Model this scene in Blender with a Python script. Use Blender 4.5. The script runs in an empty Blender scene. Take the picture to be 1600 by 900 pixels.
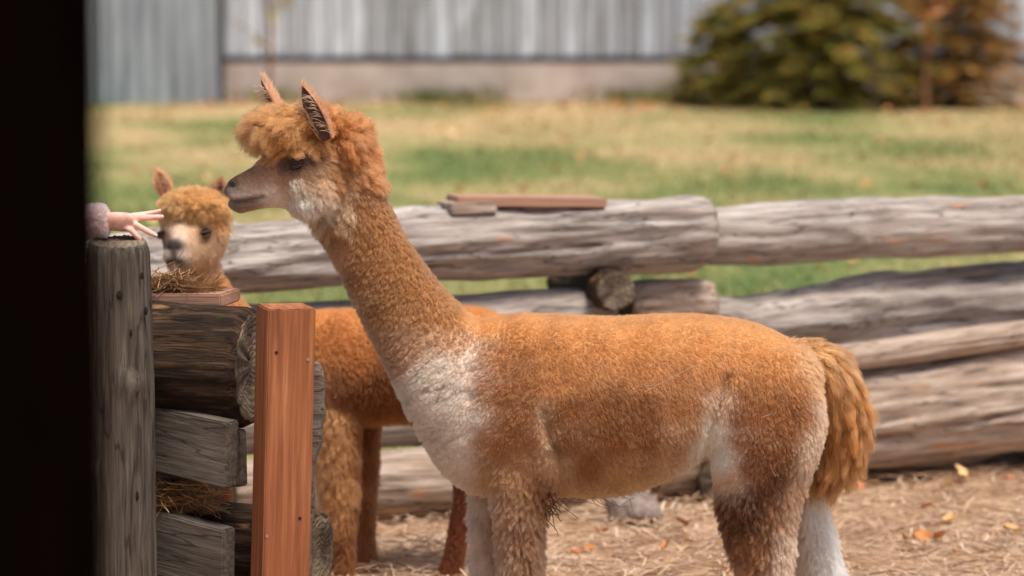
import bpy, bmesh, math, random
import numpy as np
from mathutils import Vector, Matrix, noise as mnoise, kdtree

R = math.radians
SC = bpy.context.scene
COL = SC.collection

# ------------------------------------------------------------------ camera, sky, sun, exposure
CAM_H, PITCH, FPX = 1.6, R(6.6), 4000.0
cam_d = bpy.data.cameras.new('camera')
cam = bpy.data.objects.new('camera', cam_d); COL.objects.link(cam)
cam.location = (0, 0, CAM_H)
cam.rotation_euler = (R(90) - PITCH, 0, 0)
cam_d.lens, cam_d.sensor_width = 90.0, 36.0
cam_d.clip_start, cam_d.clip_end = 0.05, 2000
cam_d.dof.use_dof = True
cam_d.dof.focus_distance = 5.86
cam_d.dof.aperture_fstop = 2.4
SC.camera = cam

SUN_EL, SUN_AZ = R(69), R(42)       # azimuth: to the right of and behind the camera
world = bpy.data.worlds.new('World'); SC.world = world; world.use_nodes = True
wn = world.node_tree.nodes; wl = world.node_tree.links
sky = wn.new('ShaderNodeTexSky'); sky.sky_type = 'NISHITA'; sky.sun_disc = False
sky.sun_elevation = SUN_EL; sky.sun_rotation = R(180) - SUN_AZ
sky.air_density = 1.0; sky.dust_density = 5.0; sky.ozone_density = 0.6
wn['Background'].inputs["Strength"].default_value = 0.055
wl.new(sky.outputs['Color'], wn['Background'].inputs['Color'])

sd = bpy.data.lights.new('sun', 'SUN'); sun = bpy.data.objects.new('sun', sd); COL.objects.link(sun)
sd.energy, sd.angle, sd.color = 1.5, R(18), (1.0, 0.93, 0.83)
sdir = Vector((math.cos(SUN_EL) * math.sin(SUN_AZ), -math.cos(SUN_EL) * math.cos(SUN_AZ), math.sin(SUN_EL)))
sun.rotation_euler = sdir.to_track_quat('Z', 'Y').to_euler()
sun.location = (0, 0, 20)

SC.view_settings.view_transform = 'Standard'
SC.view_settings.look = 'None'
SC.view_settings.exposure = 1.36
SC.view_settings.gamma = 1.0
SC.render.engine = 'CYCLES'
SC.cycles.use_denoising = True
SC.cycles.max_bounces = 10
SC.cycles.transmission_bounces = 8
SC.cycles.transparent_max_bounces = 8

# ------------------------------------------------------------------ helpers
def P(px, py, Y):
    """point at depth Y (metres from the camera along +Y) seen at photo pixel px,py"""
    px = np.asarray(px, float); py = np.asarray(py, float); Y = np.asarray(Y, float)
    a = (px - 800) / FPX; b = (450 - py) / FPX
    dy = math.cos(PITCH) + b * math.sin(PITCH)
    dz = -math.sin(PITCH) + b * math.cos(PITCH)
    k = Y / dy
    return np.stack(np.broadcast_arrays(a * k, Y, CAM_H + dz * k), -1)

def proj(p):
    x = p[:, 0]; y = p[:, 1]; z = p[:, 2] - CAM_H
    d = y * math.cos(PITCH) - z * math.sin(PITCH)
    u = y * math.sin(PITCH) + z * math.cos(PITCH)
    return 800 + FPX * x / d, 450 - FPX * u / d

def lin(c):
    c = np.asarray(c, float) / 255.0
    return np.where(c <= 0.04045, c / 12.92, ((c + 0.055) / 1.055) ** 2.4)

def rgba(c): return (*[float(v) for v in lin(c)], 1.0)

def tag(o, label=None, cat=None, group=None, kind=None):
    for k, v in (('label', label), ('category', cat), ('group', group), ('kind', kind)):
        if v: o[k] = v
    return o

def empty(name, loc=(0, 0, 0)):
    o = bpy.data.objects.new(name, None); COL.objects.link(o); o.location = loc
    o.empty_display_size = 0.05
    return o

def link(name, me, parent=None, mats=(), smooth=True):
    o = bpy.data.objects.new(name, me); COL.objects.link(o)
    for m in mats:
        if m.name not in me.materials: me.materials.append(m)
    if smooth and len(me.polygons): me.polygons.foreach_set('use_smooth', np.ones(len(me.polygons), bool))
    if parent:
        o.parent = parent
        if any(abs(v) > 1e-9 for v in parent.location) or parent.rotation_euler.z:
            o.matrix_parent_inverse = Matrix.LocRotScale(parent.location, parent.rotation_euler, None).inverted()
    return o

def mesh(name, v, f):
    me = bpy.data.meshes.new(name)
    me.from_pydata([tuple(map(float, p)) for p in v], [], [tuple(map(int, q)) for q in f])
    me.update()
    return me

def fixn(me):
    bm = bmesh.new(); bm.from_mesh(me); bmesh.ops.recalc_face_normals(bm, faces=bm.faces); bm.to_mesh(me); bm.free()
    me.update(); return me

# --- node materials
class NM:
    def __init__(s, name):
        s.m = bpy.data.materials.new(name); s.m.use_nodes = True
        s.n = s.m.node_tree.nodes; s.l = s.m.node_tree.links
        s.b = s.n['Principled BSDF']
    def new(s, t, **kw):
        n = s.n.new(t)
        for k, v in kw.items(): setattr(n, k, v)
        return n
    def set(s, node, name, v):
        if hasattr(v, 'is_output'): s.l.new(v, node.inputs[name])
        else: node.inputs[name].default_value = v
    def coord(s, scale=(1, 1, 1), kind='Object', rnd=False):
        tc = s.new('ShaderNodeTexCoord'); mp = s.new('ShaderNodeMapping')
        mp.inputs['Scale'].default_value = scale
        src = tc.outputs[kind]
        if rnd:
            oi = s.new('ShaderNodeObjectInfo'); ad = s.new('ShaderNodeVectorMath', operation='MULTIPLY_ADD')
            s.l.new(oi.outputs['Random'], ad.inputs[0]); ad.inputs[1].default_value = (31, 17, 23); s.l.new(src, ad.inputs[2])
            src = ad.outputs[0]
        s.l.new(src, mp.inputs['Vector'])
        return mp.outputs[0]
    def noise(s, vec, scale, detail=4, rough=.55, dist=0):
        n = s.new('ShaderNodeTexNoise'); s.l.new(vec, n.inputs['Vector'])
        n.inputs['Scale'].default_value = scale; n.inputs['Detail'].default_value = detail
        n.inputs['Roughness'].default_value = rough; n.inputs['Distortion'].default_value = dist
        return n.outputs['Fac']
    def ramp(s, fac, stops):
        r = s.new('ShaderNodeValToRGB'); s.l.new(fac, r.inputs['Fac'])
        e = r.color_ramp.elements
        while len(e) < len(stops): e.new(0.5)
        for el, (p, c) in zip(e, stops):
            el.position = p; el.color = c if len(c) == 4 else (*c, 1)
        return r.outputs['Color']
    def mix(s, fac, a, b, mode='MIX'):
        n = s.new('ShaderNodeMix', data_type='RGBA', blend_type=mode)
        for nm, v in ((0, fac), (6, a), (7, b)):
            if hasattr(v, 'is_output'): s.l.new(v, n.inputs[nm])
            else: n.inputs[nm].default_value = v
        return n.outputs[2]
    def math(s, op, a, b=0.0):
        n = s.new('ShaderNodeMath', operation=op)
        for i, v in enumerate((a, b)):
            if hasattr(v, 'is_output'): s.l.new(v, n.inputs[i])
            else: n.inputs[i].default_value = v
        return n.outputs[0]
    def bump(s, h, dist, strength=1.0):
        n = s.new('ShaderNodeBump'); s.l.new(h, n.inputs['Height'])
        n.inputs['Distance'].default_value = dist; n.inputs['Strength'].default_value = strength
        s.l.new(n.outputs[0], s.b.inputs['Normal'])
    def out(s, col, rough=.8, spec=.3):
        s.set(s.b, 'Base Color', col); s.set(s.b, 'Roughness', rough); s.set(s.b, 'Specular IOR Level', spec)
        return s.m

def G(v): return (v, v, v, 1)

def wood_mat(name, light, mid, dark, crack=(28, 20, 16), stretch=18, scale=3.0, patch=None, patch_amt=.62, bumpd=.006, rnd=True, moss=None):
    """weathered wood, grain along the object's local X"""
    k = NM(name)
    v = k.coord((1, stretch, stretch), rnd=rnd); v1 = k.coord((1, 3, 3), rnd=rnd); v2 = k.coord((1, stretch * 2.2, stretch * 2.2), rnd=rnd)
    g = k.noise(v, scale, 6, .6, .4); big = k.noise(v1, 2.2, 4, .6); fine = k.noise(v2, scale * 2, 5, .65)
    col = k.ramp(g, [(.28, rgba(dark)), (.48, rgba(mid)), (.72, rgba(light))])
    col2 = k.ramp(big, [(.3, rgba(dark)), (.55, rgba(mid)), (.75, rgba(light))])
    c = k.mix(.4, col, col2)
    c = k.mix(k.math('MULTIPLY', k.ramp(fine, [(.30, G(1)), (.44, G(0))]), .75), c, rgba(crack))
    cl = k.noise(k.coord((.7, 7, 7), rnd=rnd), 2.6, 3, .5, .2)
    ln = k.ramp(k.math('ABSOLUTE', k.math('SUBTRACT', cl, .5)), [(.003, G(.6)), (.016, G(0))])
    c = k.mix(ln, c, rgba(crack))
    if patch:
        pn = k.noise(k.coord((1.5, 4, 4), rnd=rnd), 3.1, 3, .6)
        c = k.mix(k.ramp(pn, [(patch_amt, G(0)), (patch_amt + .06, G(.85))]), c, rgba(patch))
    if moss:
        pn = k.noise(k.coord((3, 5, 5), rnd=rnd), 4.1, 6, .7)
        c = k.mix(k.ramp(pn, [(.58, G(0)), (.66, G(.8))]), c, rgba(moss))
    h = k.math('ADD', k.math('MULTIPLY', g, .6), k.math('MULTIPLY', fine, .6))
    k.bump(h, bumpd)
    return k.out(c, .85, .2)

M = {}
M['grey_log'] = wood_mat('weathered_grey_log', (230, 222, 216), (178, 166, 158), (92, 78, 70), patch=(206, 150, 110), patch_amt=.66, scale=4.0, stretch=13, bumpd=.012)
M['brown_log'] = wood_mat('weathered_brown_log', (228, 212, 200), (182, 160, 143), (94, 74, 60), patch=(196, 148, 112), patch_amt=.64, scale=4.0, stretch=12, bumpd=.012)
M['dark_log'] = wood_mat('dark_mossy_log', (124, 96, 72), (54, 40, 30), (22, 16, 13), crack=(10, 7, 6), stretch=7, scale=6.5, patch=(158, 118, 84), patch_amt=.60, moss=(62, 58, 26), bumpd=.016)
M['post'] = wood_mat('weathered_post_wood', (140, 130, 119), (94, 85, 76), (46, 40, 35), stretch=20, scale=4.6, bumpd=.008)
M['board'] = wood_mat('weathered_board_wood', (150, 141, 130), (104, 95, 86), (52, 45, 39), stretch=18, scale=5.0, bumpd=.008)
M['slab'] = wood_mat('grey_slab_wood', (150, 142, 132), (110, 100, 90), (60, 52, 46), bumpd=.006)
M['jamb'] = wood_mat('shade_black_wood', (16, 8, 6), (11, 6, 5), (8, 4, 3), crack=(5, 3, 3), bumpd=.003)  # near-black colour stands for the shade the door post is in
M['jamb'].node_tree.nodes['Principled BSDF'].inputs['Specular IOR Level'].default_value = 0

def cedar(name='fresh_cedar_wood', tint=None):
    k = NM(name)
    v = k.coord((1.0, 24, 24), rnd=True); v1 = k.coord((.6, 5, 5), rnd=True)
    g = k.noise(v, 2.6, 5, .55, .3); b = k.noise(v1, 2.2, 3, .5); f = k.noise(k.coord((3, 110, 110), rnd=True), 2.0, 4, .6)
    c = k.ramp(g, [(.3, rgba((116, 68, 42))), (.5, rgba((156, 97, 62))), (.72, rgba((184, 126, 84)))])
    c = k.mix(k.ramp(b, [(.45, G(0)), (.7, G(.55))]), c, rgba((134, 70, 42)))
    c = k.mix(k.ramp(f, [(.35, G(.35)), (.5, G(0))]), c, rgba((120, 66, 44)))
    if tint: c = k.mix(.72, c, rgba(tint))
    k.bump(k.math('ADD', g, f), .0015)
    return k.out(c, .7, .3)
M['cedar'] = cedar(); M['old_cedar'] = cedar('sun_faded_cedar', (176, 142, 122))

def end_grain():
    k = NM('sawn_end_grain')
    tc = k.new('ShaderNodeTexCoord'); sx = k.new('ShaderNodeSeparateXYZ'); k.l.new(tc.outputs['Object'], sx.inputs[0])
    r = k.math('SQRT', k.math('ADD', k.math('MULTIPLY', sx.outputs[1], sx.outputs[1]), k.math('MULTIPLY', sx.outputs[2], sx.outputs[2])))
    n = k.noise(k.coord((1, 1, 1)), 14, 5, .6)
    rr = k.math('ADD', k.math('MULTIPLY', r, 420), k.math('MULTIPLY', n, 26))
    w = k.math('ADD', k.math('MULTIPLY', k.math('SINE', rr), .5), .5)
    c = k.mix(w, rgba((112, 98, 84)), rgba((132, 118, 102)))
    c = k.mix(k.ramp(k.noise(k.coord((1, 1, 1)), 9, 5, .65), [(.38, G(.85)), (.6, G(0))]), c, rgba((58, 46, 38)))
    k.bump(k.math('ADD', k.math('MULTIPLY', w, .3), n), .004)
    return k.out(c, .9, .15)
M['end'] = end_grain()

def island_mat(name, cols, rough=.7, attr_noise=None, spec=.25, trans=0.0):
    """colour chosen per loose piece"""
    k = NM(name); g = k.new('ShaderNodeNewGeometry')
    n = len(cols)
    c = k.ramp(g.outputs['Random Per Island'], [((i + .5) / n, rgba(x)) for i, x in enumerate(cols)])
    k.out(c, rough, spec)
    return k.m

# ------------------------------------------------------------------ lofts and union bodies
def ring(c, a, b, n=28, e=2.2):
    t = np.linspace(0, 2 * np.pi, n, endpoint=False)
    ct, st = np.cos(t), np.sin(t)
    x = np.sign(ct) * np.abs(ct) ** (2 / e); y = np.sign(st) * np.abs(st) ** (2 / e)
    return np.asarray(c)[None] + x[:, None] * np.asarray(a)[None] + y[:, None] * np.asarray(b)[None]

def catmull(A, k=4):
    A = np.asarray(A, float); out = []
    m = len(A)
    for i in range(m - 1):
        p0, p1, p2, p3 = A[max(i - 1, 0)], A[i], A[i + 1], A[min(i + 2, m - 1)]
        for j in range(k):
            t = j / k
            out.append(.5 * (2 * p1 + (p2 - p0) * t + (2 * p0 - 5 * p1 + 4 * p2 - p3) * t * t + (3 * p1 - p0 - 3 * p2 + p3) * t ** 3))
    out.append(A[-1])
    return np.array(out)

class Union:
    """several closed lofts, remeshed to one continuous skin"""
    def __init__(s): s.v = []; s.f = []; s.n = 0
    def loft(s, rings, sub=4):
        A = catmull(rings, sub) if sub > 1 else np.asarray(rings)
        m, n = A.shape[:2]
        v = A.reshape(-1, 3); c0 = A[0].mean(0); c1 = A[-1].mean(0)
        f = []
        for i in range(m - 1):
            for j in range(n):
                j2 = (j + 1) % n
                f.append((i * n + j, i * n + j2, (i + 1) * n + j2, (i + 1) * n + j))
        b0 = m * n; b1 = b0 + 1
        for j in range(n):
            j2 = (j + 1) % n
            f.append((b0, j2, j)); f.append((b1, (m - 1) * n + j, (m - 1) * n + j2))
        s.v.append(np.vstack([v, c0[None], c1[None]])); s.f += [tuple(q + s.n for q in x) for x in f]
        s.n += m * n + 2
        return A
    def tube(s, pts, rad, sub=4, n=14, up=(0, 0, 1), flat=1.0):
        pts = np.asarray(pts, float); rings = []
        for i in range(len(pts)):
            d = pts[min(i + 1, len(pts) - 1)] - pts[max(i - 1, 0)]; d /= np.linalg.norm(d)
            a = np.cross(d, up); a /= np.linalg.norm(a) + 1e-9; b = np.cross(a, d)
            rings.append(ring(pts[i], a * rad[i], b * rad[i] * flat, n, 2.0))
        # rounded ends
        d0 = pts[0] - pts[1]; d0 /= np.linalg.norm(d0); d1 = pts[-1] - pts[-2]; d1 /= np.linalg.norm(d1)
        def cap(r, c, d, rr): return [c + (r - c) * .75 + d * rr * .6, c + (r - c) * .25 + d * rr * .95]
        pre = cap(rings[0], pts[0], d0, rad[0])[::-1]; post = cap(rings[-1], pts[-1], d1, rad[-1])
        return s.loft(pre + rings + post, sub)
    def ball(s, c, a, b, d, n=10):
        """ellipsoid with half axes a, b (vectors), d (vector)"""
        rings = []
        for th in np.linspace(-1.45, 1.45, n):
            rings.append(ring(np.asarray(c) + np.asarray(d) * math.sin(th), np.asarray(a) * math.cos(th), np.asarray(b) * math.cos(th), 24, 2.0))
        return s.loft(rings, 1)
    def build(s, name, voxel, smooth=6):
        me = fixn(mesh(name + '_raw', np.vstack(s.v), s.f))
        o = bpy.data.objects.new(name + '_raw', me); COL.objects.link(o)
        m = o.modifiers.new('r', 'REMESH'); m.mode = 'VOXEL'; m.voxel_size = voxel; m.adaptivity = 0
        if smooth:
            q = o.modifiers.new('s', 'SMOOTH'); q.iterations = smooth; q.factor = .5
        dg = bpy.context.evaluated_depsgraph_get(); dg.update()
        res = bpy.data.meshes.new_from_object(o.evaluated_get(dg)); res.name = name
        bpy.data.objects.remove(o); bpy.data.meshes.remove(me)
        return res

def get_v(me):
    a = np.empty(len(me.vertices) * 3, np.float32); me.vertices.foreach_get('co', a); return a.reshape(-1, 3).astype(float)
def get_n(me):
    a = np.empty(len(me.vertices) * 3, np.float32); me.vertex_normals.foreach_get('vector', a); return a.reshape(-1, 3).astype(float)
def get_tris(me):
    me.calc_loop_triangles(); a = np.empty(len(me.loop_triangles) * 3, np.int32); me.loop_triangles.foreach_get('vertices', a); return a.reshape(-1, 3)

# ------------------------------------------------------------------ fur
def fur_mat(name, rough=.45, rad=.6, coat=.0):
    k = NM(name); k.n.remove(k.b)
    h = k.new('ShaderNodeBsdfHairPrincipled'); h.parametrization = 'COLOR'
    at = k.new('ShaderNodeAttribute'); at.attribute_name = 'col'
    k.l.new(at.outputs['Color'], h.inputs['Color'])
    h.inputs['Roughness'].default_value = rough; h.inputs['Radial Roughness'].default_value = rad
    h.inputs['IOR'].default_value = 1.45
    d = k.new('ShaderNodeBsdfDiffuse'); k.l.new(at.outputs['Color'], d.inputs['Color'])
    mx = k.new('ShaderNodeMixShader'); mx.inputs[0].default_value = .45
    k.l.new(h.outputs[0], mx.inputs[1]); k.l.new(d.outputs[0], mx.inputs[2])
    k.l.new(mx.outputs[0], k.n['Material Output'].inputs['Surface'])
    return k.m
M['fur'] = fur_mat('alpaca_fleece')

def skin_attr_mat():
    k = NM('alpaca_skin'); at = k.new('ShaderNodeAttribute'); at.attribute_name = 'col'
    n = k.noise(k.coord((1, 1, 1)), 260, 3, .6); k.bump(n, .002)
    return k.out(at.outputs['Color'], .8, .2)
M['skin'] = skin_attr_mat()

class Coat:
    """control points on the coat: x, y, length mm, flow angle (0 right, 90 down), lift, colour, clump"""
    def __init__(s, pts, soft=14.0):
        s.xy = np.array([p[:2] for p in pts], float); s.L = np.array([p[2] for p in pts], float) * .001
        a = np.radians([p[3] for p in pts]); s.fl = np.stack([np.cos(a), np.sin(a)], 1)
        s.lift = np.array([p[4] for p in pts], float); s.col = lin(np.array([p[5] for p in pts], float))
        s.cl = np.array([p[6] if len(p) > 6 else .5 for p in pts], float); s.soft = soft
    def at(s, pos):
        x, y = proj(pos); res = [np.empty(len(x)) for _ in range(3)] + [np.empty((len(x), 2)), np.empty((len(x), 3))]
        for i in range(0, len(x), 20000):
            sl = slice(i, i + 20000)
            d2 = (x[sl, None] - s.xy[None, :, 0]) ** 2 + (y[sl, None] - s.xy[None, :, 1]) ** 2
            w = 1 / (d2 + s.soft ** 2) ** 2; w /= w.sum(1, keepdims=True)
            res[0][sl] = w @ s.L; res[1][sl] = w @ s.lift; res[2][sl] = w @ s.cl; res[3][sl] = w @ s.fl; res[4][sl] = w @ s.col
        return res

def paint_mesh(me, coat, dim=1.0):
    c = coat.at(get_v(me))[4] * dim
    at = me.attributes.new('col', 'FLOAT_COLOR', 'POINT')
    at.data.foreach_set('color', np.hstack([c, np.ones((len(c), 1))]).astype(np.float32).ravel())

def make_curves(name, pts, rad, col, mat, parent):
    """pts (n,k,3)"""
    n, k = pts.shape[:2]
    cu = bpy.data.hair_curves.new(name)
    cu.add_curves([k] * n)
    cu.position_data.foreach_set('vector', pts.astype(np.float32).ravel())
    ra = cu.attributes.get('radius') or cu.attributes.new('radius', 'FLOAT', 'POINT')
    ra.data.foreach_set('value', rad.astype(np.float32).ravel())
    ca = cu.attributes.new('col', 'FLOAT_COLOR', 'CURVE')
    ca.data.foreach_set('color', np.hstack([col, np.ones((n, 1))]).astype(np.float32).ravel())
    cu.materials.append(mat)
    o = bpy.data.objects.new(name, cu); COL.objects.link(o)
    if parent: o.parent = parent
    return o

def ridge(uu, vv, y_): return abs(mnoise.noise((uu * 10, vv * 34, y_ * 9))) + .08 * (mnoise.noise((uu * 30, vv * 30, 4)) + .5)

def fur(name, me, coat, n, clump_d, parent, seed, K=6, radius=.0007, mask=None, droop=.25, frizz=.0025, curl=.003, clump=1.0, jitter=.06, lenvar=.35, lmul=1.0, crease=None, sjit=None):
    rng = np.random.default_rng(seed)
    V = get_v(me); N = get_n(me); T = get_tris(me)
    a = np.linalg.norm(np.cross(V[T[:, 1]] - V[T[:, 0]], V[T[:, 2]] - V[T[:, 0]]), axis=1)
    if mask is not None:
        cen = V[T].mean(1); a = a * mask(cen, *proj(cen))
    ti = rng.choice(len(T), n, p=a / a.sum())
    r1 = np.sqrt(rng.random(n)); r2 = rng.random(n)
    w = np.stack([1 - r1, r1 * (1 - r2), r1 * r2], 1)[:, :, None]
    root = (V[T[ti]] * w).sum(1); nor = (N[T[ti]] * w).sum(1); nor /= np.linalg.norm(nor, axis=1, keepdims=True) + 1e-9
    L, lift, cl, fl, col = coat.at(root)
    # clumps
    area = a.sum() / 2; nc = max(8, int(area / clump_d ** 2))
    nc = min(nc, n)
    kd = kdtree.KDTree(nc)
    for i in range(nc): kd.insert(root[i], i)
    kd.balance()
    ci = np.fromiter((kd.find(p)[1] for p in root), np.int64, n)
    f3 = np.stack([fl[:, 0], np.zeros(n), -fl[:, 1]], 1)
    # swirl of the flow from smooth noise per clump
    sw = np.array([mnoise.noise_vector(Vector(root[i]) * 9.0)[:] for i in range(nc)])[ci] * .9
    f3 = f3 + sw * .25
    tan = f3 - nor * (f3 * nor).sum(1, keepdims=True); tan /= np.linalg.norm(tan, axis=1, keepdims=True) + 1e-6
    cj = rng.normal(0, 1, (nc, 3))
    crl = rng.random(nc)
    L = L * lmul * (1 - lenvar * rng.random(n)) * (.85 + .3 * crl[ci])
    if crease is not None:
        cw = crease(*proj(root)); idx = np.nonzero(cw > .05)[0]; ca, sa = math.cos(R(38)), math.sin(R(38))
        for i in idx:
            x_, y_, z_ = root[i]; uu = x_ * ca + z_ * sa; vv = -x_ * sa + z_ * ca
            q = ridge(uu, vv, y_)
            if q < .16: L[i] *= 1 - .8 * cw[i] * min(1, (.16 - q) / .07)
    d = nor * lift[:, None] + tan * (1 - lift)[:, None] + cj[ci] * .09 + rng.normal(0, .10, (n, 3))
    d /= np.linalg.norm(d, axis=1, keepdims=True)
    t = np.linspace(0, 1, K)
    p = root[:, None] + d[:, None] * (L[:, None] * t[None])[:, :, None]
    p[:, :, 2] -= droop * L[:, None] * (t ** 2)[None]
    ph = rng.random(nc) * 6.28; fr = 1.2 + rng.random(nc)
    ax = np.cross(d, nor + .3); ax /= np.linalg.norm(ax, axis=1, keepdims=True) + 1e-6
    wv = np.sin(ph[ci][:, None] + t[None] * 6.28 * fr[ci][:, None]) - np.sin(ph[ci])[:, None]
    p += ax[:, None] * (wv * curl * np.minimum(1, L / .03)[:, None])[:, :, None]
    tgt = p[ci]; off = (root - root[ci])[:, None]
    cs = (np.clip(cl * clump, 0, .95)[:, None] * (t ** .8)[None])[:, :, None]
    p = p * (1 - cs) + (tgt + off * .12) * cs
    p += np.cumsum(rng.normal(0, 1, p.shape) * frizz / K * (t > 0)[None, :, None], axis=1)
    rad = np.broadcast_to(radius * (1 - .75 * t)[None], (n, K)) * (.75 + .5 * rng.random(n))[:, None]
    shade = (1 + jitter * rng.normal(0, 1, nc)[ci] + (jitter if sjit is None else sjit) * rng.normal(0, 1, n))
    big = np.array([mnoise.noise(Vector(root[i]) * 22.0) for i in range(nc)])[ci]
    col = np.clip(col * 1.04 - col.mean(1, keepdims=True) * .04, .003, 1) 
    col = col * (1 + np.clip(1 - col[:, 2:] / (col[:, :1] + 1e-6), 0, 1) * np.array((0, .07, 0)))
    col = np.clip(col * (shade * (1 + .16 * big))[:, None], .004, .92)
    o = make_curves(name, p, rad, col, M['fur'], parent)
    return o, root

# ------------------------------------------------------------------ ground, lawn
def ground():
    k = NM('strawy_dirt')
    v = k.coord((1, 1, 1)); a = k.noise(v, 3, 5, .6); b = k.noise(v, 38, 5, .7); c2 = k.noise(k.coord((1, 2.4, 1)), 14, 4, .6)
    c = k.ramp(a, [(.3, rgba((146, 110, 84))), (.5, rgba((196, 162, 132))), (.7, rgba((226, 200, 176)))])
    c = k.mix(k.ramp(b, [(.36, G(.6)), (.55, G(0))]), c, rgba((120, 88, 64)))
    c = k.mix(k.ramp(c2, [(.52, G(0)), (.68, G(.6))]), c, rgba((226, 192, 150)))
    k.bump(k.math('ADD', a, b), .02)
    m = k.out(c, .95, .1)
    # near part finely divided with a little relief, far part coarse
    xs = np.concatenate([np.linspace(-260, -6, 12), np.linspace(-5.6, 5.6, 90), np.linspace(6, 260, 12)])
    ys = np.concatenate([np.linspace(-60, 3.6, 8), np.linspace(4, 12, 70), np.linspace(13, 420, 20)])
    v = []
    for y in ys:
        for x in xs:
            z = 0
            if abs(x) < 5.7 and 3.9 < y < 9.0: z = .012 * mnoise.noise((x * 2.2, y * 2.2, 3.1)) - .008
            v.append((x, y, z - .01))
    W = len(xs)
    f = [(j * W + i, j * W + i + 1, (j + 1) * W + i + 1, (j + 1) * W + i) for j in range(len(ys) - 1) for i in range(W - 1)]
    tag(link('ground', mesh('ground', v, f), None, [m]), kind='structure')
ground()

def fence_y(x): return 7.95 + .40 * x if x < 6 else 10.35   # line of the log fence on the ground

def far_shift(k):
    # lusher near the fence, drier towards the barn
    tc = k.new('ShaderNodeTexCoord'); sx = k.new('ShaderNodeSeparateXYZ'); k.l.new(tc.outputs['Object'], sx.inputs[0])
    return k.math('MAXIMUM', k.math('MINIMUM', k.math('MULTIPLY', k.math('SUBTRACT', sx.outputs[1], 22.5), .0075), .085), -.075)

def lawn():
    k = NM('autumn_lawn')
    v = k.coord((1, .55, 1)); a = k.noise(v, .42, 4, .55, .3); b = k.noise(v, 7, 5, .7); d = k.noise(k.coord((1, 1, 1)), 1.6, 4, .6)
    f = k.math('ADD', k.math('MULTIPLY', a, .75), k.math('MULTIPLY', d, .25))
    f = k.math('ADD', f, far_shift(k))
    c = k.ramp(f, [(.36, rgba((92, 112, 66))), (.45, rgba((124, 130, 80))), (.53, rgba((160, 150, 104))), (.62, rgba((190, 164, 124)))])
    c = k.mix(k.ramp(b, [(.4, G(.25)), (.6, G(0))]), c, rgba((86, 100, 54)))
    k.bump(b, .03)
    m = k.out(c, .95, .1)
    xs = np.concatenate([np.linspace(-260, -9, 10), np.linspace(-8, 12, 60), np.linspace(14, 260, 10)])
    v = []; rows = 26
    for j in range(rows):
        for x in xs:
            y0 = (fence_y(max(min(x, 6), -7)) + .12 + .10 * mnoise.noise((x * 1.7, 0, 5)))
            s = j / (rows - 1)
            y = y0 + (400 - y0) * s ** 2.6
            v.append((x, y, .004 if j == 0 else .012 + (.02 * mnoise.noise((x * .8, y * .8, 1)) if y < 60 and abs(x) < 12 else 0)))
    W = len(xs)
    f = [(j * W + i, j * W + i + 1, (j + 1) * W + i + 1, (j + 1) * W + i) for j in range(rows - 1) for i in range(W - 1)]
    o = tag(link('lawn', mesh('lawn', v, f), None, [m]), kind='structure')
    # blades
    rng = np.random.default_rng(5); n = 80000
    y = 8.0 + 29 * rng.random(n) ** 1.5; x = (rng.random(n) * 2 - 1) * (y * .24) + .05 * y
    ok = y > np.array([fence_y(q) for q in x]) + .15
    x, y = x[ok], y[ok]; n = len(x)
    keep = np.array([mnoise.noise((a * .55, b * .35, 9.0)) for a, b in zip(x, y)])
    h = (.025 + .03 * rng.random(n)) * (1 + .5 * keep); wd = (.003 + .00035 * y)
    an = rng.random(n) * 6.28; lx, ly = rng.normal(0, .03, n), rng.normal(0, .03, n)
    vv = np.empty((n, 3, 3)); ca, sa = np.cos(an) * wd, np.sin(an) * wd
    vv[:, 0] = np.stack([x - ca, y - sa, np.full(n, -.005)], 1); vv[:, 1] = np.stack([x + ca, y + sa, np.full(n, -.005)], 1)
    vv[:, 2] = np.stack([x + lx, y + ly, .01 + h], 1)
    k = NM('grass_blades'); g = k.new('ShaderNodeNewGeometry')
    tcn = k.noise(k.coord((1, .55, 1)), .42, 4, .55, .3)
    tcn = k.math('ADD', tcn, far_shift(k))
    c1 = k.ramp(g.outputs['Random Per Island'], [(.1, rgba((88, 108, 58))), (.4, rgba((116, 128, 74))), (.7, rgba((146, 144, 92))), (.95, rgba((186, 164, 118)))])
    c2 = k.ramp(g.outputs['Random Per Island'], [(.1, rgba((136, 130, 84))), (.5, rgba((182, 160, 116))), (.9, rgba((204, 176, 138)))])
    c = k.mix(k.ramp(tcn, [(.44, G(0)), (.56, G(1))]), c1, c2)
    me = bpy.data.meshes.new('grass'); me.vertices.add(n * 3); me.vertices.foreach_set('co', vv.astype(np.float32).ravel())
    me.loops.add(n * 3); me.loops.foreach_set('vertex_index', np.arange(n * 3, dtype=np.int32))
    me.polygons.add(n); me.polygons.foreach_set('loop_start', np.arange(0, n * 3, 3, dtype=np.int32)); me.update()
    tag(link('grass', me, None, [k.out(c, .8, .2)], smooth=False), 'short green and dry grass of the lawn behind the logs', 'grass', kind='stuff')
lawn()

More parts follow.
